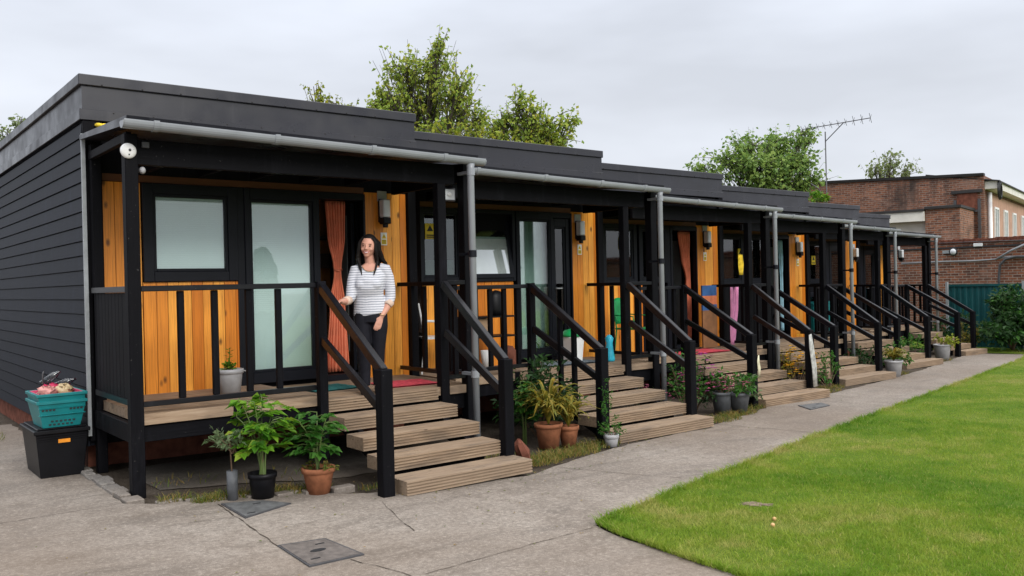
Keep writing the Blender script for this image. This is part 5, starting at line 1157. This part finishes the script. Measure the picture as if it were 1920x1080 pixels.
def low_wall():
    X = 27.0; t = thing('brick_wall', (X, 11, gz(X)-.1), 'lower red brick wall with a soldier course behind the green fence', 'wall')
    m = MB(); m.box(X, X+.33, -9, 19.5, gz(X)-.2, 2.60); m.build('wall', M['brickb'], t)
    m = MB(); r = random.Random(1); y = -9
    while y < 19.4: m.box(X-.03, X+.36, y, y+.074, 2.601+r.uniform(0, .006), 2.735+r.uniform(-.02, .02)); y += .082
    m.build('coping_course', M['teabag'], t)
    m = MB(); m.box(X-.035, X-.002, -9, 19.5, 2.47, 2.52); m.build('ledge', M['lead'], t)
    tb = lambda pts, rr, mt, lab: tag(MB().tube(pts, rr, 8).build('pipe', M[mt], None, True), lab, 'pipe')
    P = lambda x, y, o=.06: atX(x, y, X-o)
    tb([P(1690, 494), P(1757, 491), P(1830, 489), P(1866, 486), P(1885, 482), P(1960, 478)], .022, 'gutter', 'thin grey conduit running level along the lower brick wall')
    tb([P(1868, 486, .1), P(1895, 470, .1), P(1935, 452, .1)], .03, 'gutter', 'grey pipe rising at a slant across the lower brick wall')
    tb([P(1960, 480, .12), P(1905, 481, .12), P(1885, 486, .12), P(1875, 497, .12), P(1873, 520, .12), P(1873, 560, .12)], .038, 'darksteel', 'dark curved pipe running down the lower brick wall')
    tb([P(1760, 456), P(1830, 453), P(1925, 450)], .012, 'darksteel', 'thin black cable under the coping of the lower brick wall')
    p = P(1787, 472, .12); t2 = thing('wall_spotlight', p-Vector((0, 0, .08)), 'round white floodlight on the lower brick wall beside the last downpipe', 'floodlight'); m = MB(); m.ball((X-.10, p.y, p.z), .07, .10, .10, 14, 8); m.build('lamp', M['lampglass'], t2, True); m = MB(); m.box(X-.08, X-.002, p.y+.10, p.y+.34, p.z-.045, p.z+.05); m.build('housing', M['steel'], t2); m = MB(); m.tube([(X-.11, p.y+.11*math.cos(a*.524), p.z+.11*math.sin(a*.524)) for a in range(13)], .02, 6); m.build('bezel', M['ink'], t2, True)
    p = P(1834, 459, .03); m = MB(); m.box(X-.06, X-.002, p.y-.13, p.y+.13, p.z-.05, p.z+.05); tag(m.build('junction_box', M['white'], bevel=.01), 'small white box under the coping of the lower brick wall', 'junction box')
low_wall()
def green_fence():
    X = 24.85; zt = 1.36; y0, y1 = -6.4, 11.75; t = thing('sheet_fence', (X, 9, gz(X)), 'dark teal green sheet metal fence at the end of the path', 'fence')
    y = y0; i = 0
    while y < y1-.05:
        ye = min(y1, y+2.02); m = MB(); 
        n = int((ye-y)/.16)
        vs = []
        for k in range(n+1):
            for dy, o in ((0, 0), (.03, .02), (.08, .02), (.11, 0)):
                yy = y+.16*k+dy
                if yy <= ye: vs.append((X-o, yy))
        m.add([(a, b, gz(X)+.02) for a, b in vs]+[(a, b, zt) for a, b in vs], [(q, q+1, len(vs)+q+1, len(vs)+q) for q in range(len(vs)-1)]); m.build('panel', M['fence'], t, fix=False)
        m = MB(); m.box(X-.045, X+.03, y, ye-.004, zt-.012, zt+.05); m.build('top_rail', M['fence'], t)
        y = ye; i += 1
    for y in (9.73, 11.72, 5.6, 7.7, 3.6, 1.6, -.4, -2.4, -4.4):
        m = MB(); m.box(X-.10, X-.046, y-.03, y+.03, gz(X)-.02, zt+.12); m.build('post', M['steel'], t)
green_fence()
t = thing('shrub', (24.1, 9.9, gz(24)), 'large dark shrub growing against the teal green fence', 'shrub')
bushy(t, 24.1, 9.75, gz(24)+.05, 1.35, 1.38, 'leafdark', .17, 2600, 61, stems=50, ry=.42); bushy(t, 24.0, 9.7, gz(24)+.1, 1.15, 1.3, 'leafmid', .13, 500, 62, 'young_leaves', ry=.45, stems=26)
t = thing('shrub', (24.0, 8.3, gz(24)), 'dark shrub right of the large one along the teal green fence', 'shrub'); bushy(t, 24.0, 8.2, gz(24)+.05, .9, .9, 'leafdark', .15, 1200, 63, stems=30)
t = thing('shrub', (23.9, 10.95, gz(24)), 'low spreading shrub left of the large one at the fence', 'shrub'); bushy(t, 23.9, 11.0, gz(24)+.05, .75, .8, 'leafdark', .13, 700, 64, stems=24)

def aerial():
    X = 28.5; base = atX(1549, 330, X); y = base.y; top = atX(1547, 247, X).z
    t = thing('tv_aerial', (X, y, gz(X)), 'television aerial with a long toothed boom on a thin mast', 'aerial')
    m = MB(); m.tube([(X, y, gz(X)), (X+.02, y, 3.5), (X, y, top)], .022, 8); m.build('mast', M['darksteel'], t, True)
    p0, p1 = atX(1504, 243, X-.1), atX(1632, 221, X-.1); m = MB(); m.tube([p0, p1], .016, 6); bo = m.build('boom', M['darksteel'], t)
    for k in range(11):
        p = p0.lerp(p1, (k/10)**1.2); m = MB(); hh = .10 if k < 8 else .14
        m.tube([p+Vector((-.16, -.05, -hh)), p+Vector((.16, .05, hh))], .008, 5); m.tube([p+Vector((.16, .05, -hh)), p+Vector((-.16, -.05, hh))], .008, 5); m.build('element', M['darksteel'], bo)
    m = MB(); m.tube([(X, y, top-.35), p0.lerp(p1, .62)-Vector((0, 0, .01))], .016, 6); m.build('boom_stay', M['darksteel'], t)
    m = MB(); m.tube([(X+.02, y, 4.2), (X-.1, y+.25, 4.9), (X-.1, y+.55, 5.1)], .018, 6); m.build('bracket', M['darksteel'], t)
aerial()

# ------------------------------------------------------------------ trees behind the row
def pt(x, y, D): d = _ray(x, y); return Vector((0, 0, ZC))+d*(D/d.dot(_f))
def tree(base, clumps, leaf, L, per, seed, tr, label, fork=.45, sparse=0.):
    """clumps: (centre, radius across, radius up). A tapered trunk forks into a limb for each clump; twigs fill the clump and poke out of it"""
    r = random.Random(seed); base = Vector(base); t = thing('tree', base, label, 'tree', 'trees behind the cabins')
    cen = sum((c[0] for c in clumps), Vector())/len(clumps); hi = max(c[0].z+c[2] for c in clumps)
    zf = base.z+(min(c[0].z for c in clumps)-base.z)*fork; tk = MB(); lf = MB()
    stem = [base, base.lerp(Vector((cen.x, cen.y, zf)), .5)+Vector((r.uniform(-.1, .1), r.uniform(-.1, .1), 0)), Vector((base.x*.6+cen.x*.4, base.y*.6+cen.y*.4, zf))]
    tk.tube([*stem], [tr, tr*.8, tr*.65], 9); tp = stem[-1]
    for c, ra, rb in clumps:
        mid = tp.lerp(c, .5)+Vector((r.uniform(-.3, .3), r.uniform(-.3, .3), (c.z-tp.z)*.15)); end = c+Vector((0, 0, rb*.3))
        tk.tube([bez(tp, mid, end, k/7) for k in range(8)], [tr*.5*(1-.85*k/7) for k in range(8)], 6)
        nt = max(8, int(per*ra*rb))
        for i in range(nt):
            v = rv(r); out = r.random() < .32; s = r.uniform(.85, 1.5) if out else r.uniform(.35, .98)
            e = c+Vector((v.x*ra*s, v.y*ra*s, v.z*rb*s)); b0 = bez(tp, mid, end, r.uniform(.45, 1)); m0 = b0.lerp(e, .5)+Vector((0, 0, .12*ra))
            tk.tube([b0, bez(b0, m0, e, .5), e], [.016, .010, .004], 4, cap=False)
            nl = int(r.uniform(9, 17)*(1-sparse)*(.55 if out else 1))
            for k in range(nl):
                q = bez(b0, m0, e, 1-r.random()**1.5*.62) + rv(r)*(.13*ra*r.random()+.03); d = (rv(r)+Vector((0, 0, -.35))+v*.6).normalized(); l = L*r.uniform(.6, 1.3)
                lf.leaf(q, d, (Vector((0, 0, 1))+rv(r)*.8).normalized(), l, l*.68, .25, .3)
    tk.build('trunk', M['bark'], t); lf.build('crown', M[leaf], t, fix=False); return t
D = 21
tree((*(pt(795, 500, D+1).xy), .0), [(pt(x, y, D+dz), a, b) for x, y, dz, a, b in ((830, 95, 0, .42, .5), (760, 130, .4, .75, .55), (860, 160, -.3, .55, .55), (735, 195, .2, .62, .55), (800, 190, .6, .75, .65), (875, 205, .2, .45, .45), (760, 250, .3, .8, .5), (840, 250, -.2, .75, .5), (690, 245, .4, .45, .36), (895, 250, .2, .42, .45), (715, 185, .3, .45, .4), (905, 215, .3, .28, .3), (800, 120, .2, .45, .4), (690, 205, .2, .25, .2))],
     'treeA', .105, 215, 71, .11, 'tall light green tree with ragged top behind the first two cabins')
tree((*(pt(985, 500, D).xy), .0), [(pt(x, y, D-1+dz), a, b) for x, y, dz, a, b in ((985, 205, 0, .5, .42), (1020, 235, .3, .62, .42), (955, 240, .2, .5, .38), (1065, 225, 0, .38, .26), (1035, 262, 0, .5, .25), (975, 178, 0, .2, .25), (925, 245, .2, .35, .3), (1000, 250, .2, .6, .35), (940, 215, .3, .25, .25))],
     'treeA', .105, 230, 72, .10, 'smaller spreading tree right of the tall ragged one')
tree((*(pt(625, 500, D).xy), .0), [(pt(x, y, D+dz), a, b) for x, y, dz, a, b in ((600, 178, 0, .28, .16), (630, 188, 0, .4, .2), (658, 200, 0, .32, .18), (588, 165, 0, .18, .12))], 'treeY', .10, 120, 73, .12, 'yellow green branch tips showing left of the tall ragged tree')
tree((*(pt(900, 500, D-3).xy), .0), [(pt(x, y, D-3.5+dz), a, b) for x, y, dz, a, b in ((830, 245, 0, .5, .16), (905, 258, 0, .55, .2), (970, 272, 0, .5, .16))], 'treeY', .09, 200, 74, .1, 'low yellowing tree crown just above the second cabin roof')
D = 34
tree((*(pt(1425, 500, D).xy), -.3), [(pt(x, y, D+dz), a, b) for x, y, dz, a, b in ((1400, 275, 0, .95, .65), (1460, 270, .5, .9, .65), (1360, 300, 0, .9, .5), (1425, 310, -.5, 1.2, .7), (1490, 305, 0, .95, .7), (1320, 318, 0, .75, .38), (1520, 335, 0, .7, .5), (1505, 250, 0, .45, .4), (1440, 345, 0, 1.3, .5), (1525, 255, .4, .35, .25))],
     'treeB', .17, 130, 75, .24, 'dense round green tree behind the fourth cabin and aerial')
D = 46
tree((*(pt(1668, 500, D).xy), -.3), [(pt(x, y, D+dz), a, b) for x, y, dz, a, b in ((1668, 300, 0, .85, .65), (1640, 318, 0, .7, .5), (1698, 312, 0, .7, .5), (1668, 335, 0, 1.0, .4))], 'treeC', .18, 70, 76, .16, 'thin pale tree above the roof of the brick building', sparse=.25)
tree((*(pt(18, 500, 24).xy), .2), [(pt(x, y, 24+dz), a, b) for x, y, dz, a, b in ((15, 245, 0, .4, .25), (40, 222, 0, .25, .14), (-30, 250, 0, .6, .5))], 'treeC', .11, 80, 77, .12, 'faint pale tree showing above the roof edge at the far left')
t = thing('shrub', pt(1530, 372, 31), 'bright green weeds sprouting on the brick building beside the fourth cabin roof', 'shrub'); q = pt(1530, 374, 31); bushy(t, q.x, q.y, q.z-.15, .42, .36, 'leafbright', .12, 420, 78, stems=18)

# ------------------------------------------------------------------ grass and weeds
def blades(name, pts, h, w, mat, seed, lean=.6):
    r = np.random.default_rng(seed); n = len(pts); P = np.asarray(pts)
    a = r.uniform(0, 6.283, n); hh = h[0]+(h[1]-h[0])*r.random(n)**1.5; ww = (w*r.uniform(.7, 1.3, n)); ln = hh*r.uniform(.15, lean, n)*1.3; b = r.uniform(0, 6.283, n)
    z0 = P[:, 2]; sx, sy = np.cos(a)*ww/2, np.sin(a)*ww/2; lx, ly = np.cos(b)*ln, np.sin(b)*ln
    V = np.empty((n, 5, 3))
    V[:, 0] = np.c_[P[:, 0]-sx, P[:, 1]-sy, z0]; V[:, 1] = np.c_[P[:, 0]+sx, P[:, 1]+sy, z0]
    V[:, 2] = np.c_[P[:, 0]+sx*.75+lx*.35, P[:, 1]+sy*.75+ly*.35, z0+hh*.6]; V[:, 3] = np.c_[P[:, 0]-sx*.75+lx*.35, P[:, 1]-sy*.75+ly*.35, z0+hh*.6]
    V[:, 4] = np.c_[P[:, 0]+lx, P[:, 1]+ly, z0+hh*.95]
    me = bpy.data.meshes.new(name); me.vertices.add(n*5); me.vertices.foreach_set('co', V.ravel().astype(np.float32))
    base = np.arange(n)*5; q = np.c_[base, base+1, base+2, base+3]; tr = np.c_[base+3, base+2, base+4]
    lv = np.concatenate([q, tr], 1).ravel().astype(np.int32); me.loops.add(len(lv)); me.loops.foreach_set('vertex_index', lv)
    st = np.empty((n, 2), np.int32); st[:, 0] = np.arange(n)*7; st[:, 1] = st[:, 0]+4; me.polygons.add(n*2); me.polygons.foreach_set('loop_start', st.ravel())
    me.update(calc_edges=True); me.materials.append(M[mat]); o = bpy.data.objects.new(name, me); COL.objects.link(o); kind(o, 'stuff'); return o
def lawn_pts(seed):
    r = np.random.default_rng(seed); out = []
    lx_ = np.array([p[0] for p in LAWN[5:]]); ly_ = np.array([p[1] for p in LAWN[5:]]); ll = np.array([p[1] for p in LAWN[:6]]); lxx = np.array([p[0] for p in LAWN[:6]])
    for (x0, x1, y0, y1, den) in ((4.0, 7.0, 1.0, 5.3, 11000), (7, 11, 1.2, 6.2, 5000), (11, 17, 1.5, 7.6, 2200), (17, 25, 2.5, 12.5, 1000), (25, 34, 3, 10, 250)):
        n = int((x1-x0)*(y1-y0)*den); x = r.uniform(x0, x1, n); y = r.uniform(y0, y1, n)
        top = np.where(x > 23.1, np.interp(x, [23.1, 24.6], [11.5, 11.5]), np.interp(x, lx_, ly_)); left = np.interp(y, ll, lxx)
        ok = (y < top+r.normal(0, .012, n)) & (x > left+r.normal(0, .012, n)) & (y < 11.6) & (x < 24.7)
        bare = (((x-5.56)*.67-(y-4.1)*.74)/.17)**2+(((x-5.56)*.74+(y-4.1)*.67)/.10)**2; ok &= (bare > 1.25) | (r.random(n) < .10+.45*np.clip(bare-.35, 0, 1))
        thin = (np.sin(x*2.1+1.3)*np.sin(y*2.7+.4+x)+.6*np.sin(x*5.3+y*4.1)); ok &= (thin > -.55) | (r.random(n) < .45)
        z = np.array([gz(q) for q in x[ok]])+.008; out.append(np.c_[x[ok], y[ok], z])
    return np.concatenate(out)
LP = lawn_pts(1); blades('grass', LP, (.010, .040), .0044, 'blade', 2, 1.0)
r_ = np.random.default_rng(5); eg = []                     # longer fringe along the border of the lawn
for a, b in zip(LAWN[1:], LAWN[2:]):
    L_ = math.dist(a, b); n = int(L_*950*min(1, 5/max(2, a[0]-1))); t_ = r_.random(n); x = a[0]+(b[0]-a[0])*t_; y = a[1]+(b[1]-a[1])*t_; nx, ny = (b[1]-a[1])/L_, -(b[0]-a[0])/L_; o = np.abs(r_.normal(0, .035, n))-.030*(.5+.5*np.sin(x*7+y*3))
    eg.append(np.c_[x+nx*o, y+ny*o, [gz(q)+.008 for q in x]])
blades('grass_fringe', np.concatenate(eg), (.02, .075), .0050, 'blade', 6, 1.3)
wd = []
def patch(x, y, rx, ry, n): a = r_.random(n)*6.283; q = np.sqrt(r_.random(n)); xx = x+rx*q*np.cos(a); yy = y+ry*q*np.sin(a); wd.append(np.c_[xx, yy, [gz(k)+.0 for k in xx]])
for a in ((2.5, 7.06, .22, .10, 420), (2.9, 6.98, .25, .09, 420), (3.2, 6.85, .2, .1, 260), (2.2, 7.22, .15, .05, 140), (3.6, 6.55, .1, .06, 60), (5.4, 6.55, .35, .22, 800), (5.95, 6.65, .4, .2, 900), (6.5, 6.8, .3, .2, 400), (5.3, 6.9, .3, .3, 350), (7.2, 7.0, .5, .15, 260), (8.9, 7.1, .4, .2, 500), (9.5, 7.25, .35, .12, 420), (10.1, 7.5, .3, .12, 260), (12.5, 7.9, .5, .15, 380), (13.2, 8.2, .3, .2, 300), (16, 8.6, .5, .15, 350), (19.8, 9.6, .6, .2, 350), (22.6, 10.2, .5, .2, 300), (1.2, 12.0, .5, 1.0, 500), (2.5, 7.9, .3, .2, 50), (3.2, 7.6, .4, .3, 60)): patch(*a)
blades('weeds', np.concatenate(wd), (.02, .085), .0065, 'weed', 7, 1.2)
# litter and fallen fruit on the lawn
for i, ((x, y), c, lab) in enumerate((((1452, 972), (.55, .33, .13), 'upper of two fallen yellow apples on the lawn'), ((1449, 984), (.6, .36, .16), 'lower of two fallen yellow apples on the lawn'))):
    d = _ray(x, y); k = -ZC/d.z; q = d*k; m = MB(); m.ball((q.x, q.y, gz(q.x)+.024), .016, .016, .015, 10, 7); tag(m.build('apple', plain('apple', c, .4), None, True), lab, 'apple')

# fallen leaves and clippings scattered over the concrete and along the beds
lm = MB(); r = random.Random(31)
for i in range(520):
    if r.random() < .6:
        k = r.randrange(5, len(BED)-2); t_ = r.random(); x = BED[k][0]+(BED[k+1][0]-BED[k][0])*t_; y = BED[k][1]+(BED[k+1][1]-BED[k][1])*t_-abs(r.gauss(0, .22))+.08
    else:
        x, y = r.uniform(.4, 9), r.uniform(3.2, 7); 
        if x > 4.2 and y < lawn_left(x)+.02: y = lawn_left(x)+abs(r.gauss(.03, .06))
    a = r.uniform(0, 6.28); l = r.uniform(.012, .034); lm.leaf(Vector((x, y, gz(x)+.006)), Vector((math.cos(a), math.sin(a), r.uniform(0, .25))), Vector((0, 0, 1)), l, l*.5, .4, .1)
kind(lm.build('leaf_litter', M['weed'], at=(5, 6, 0), fix=False), 'stuff')
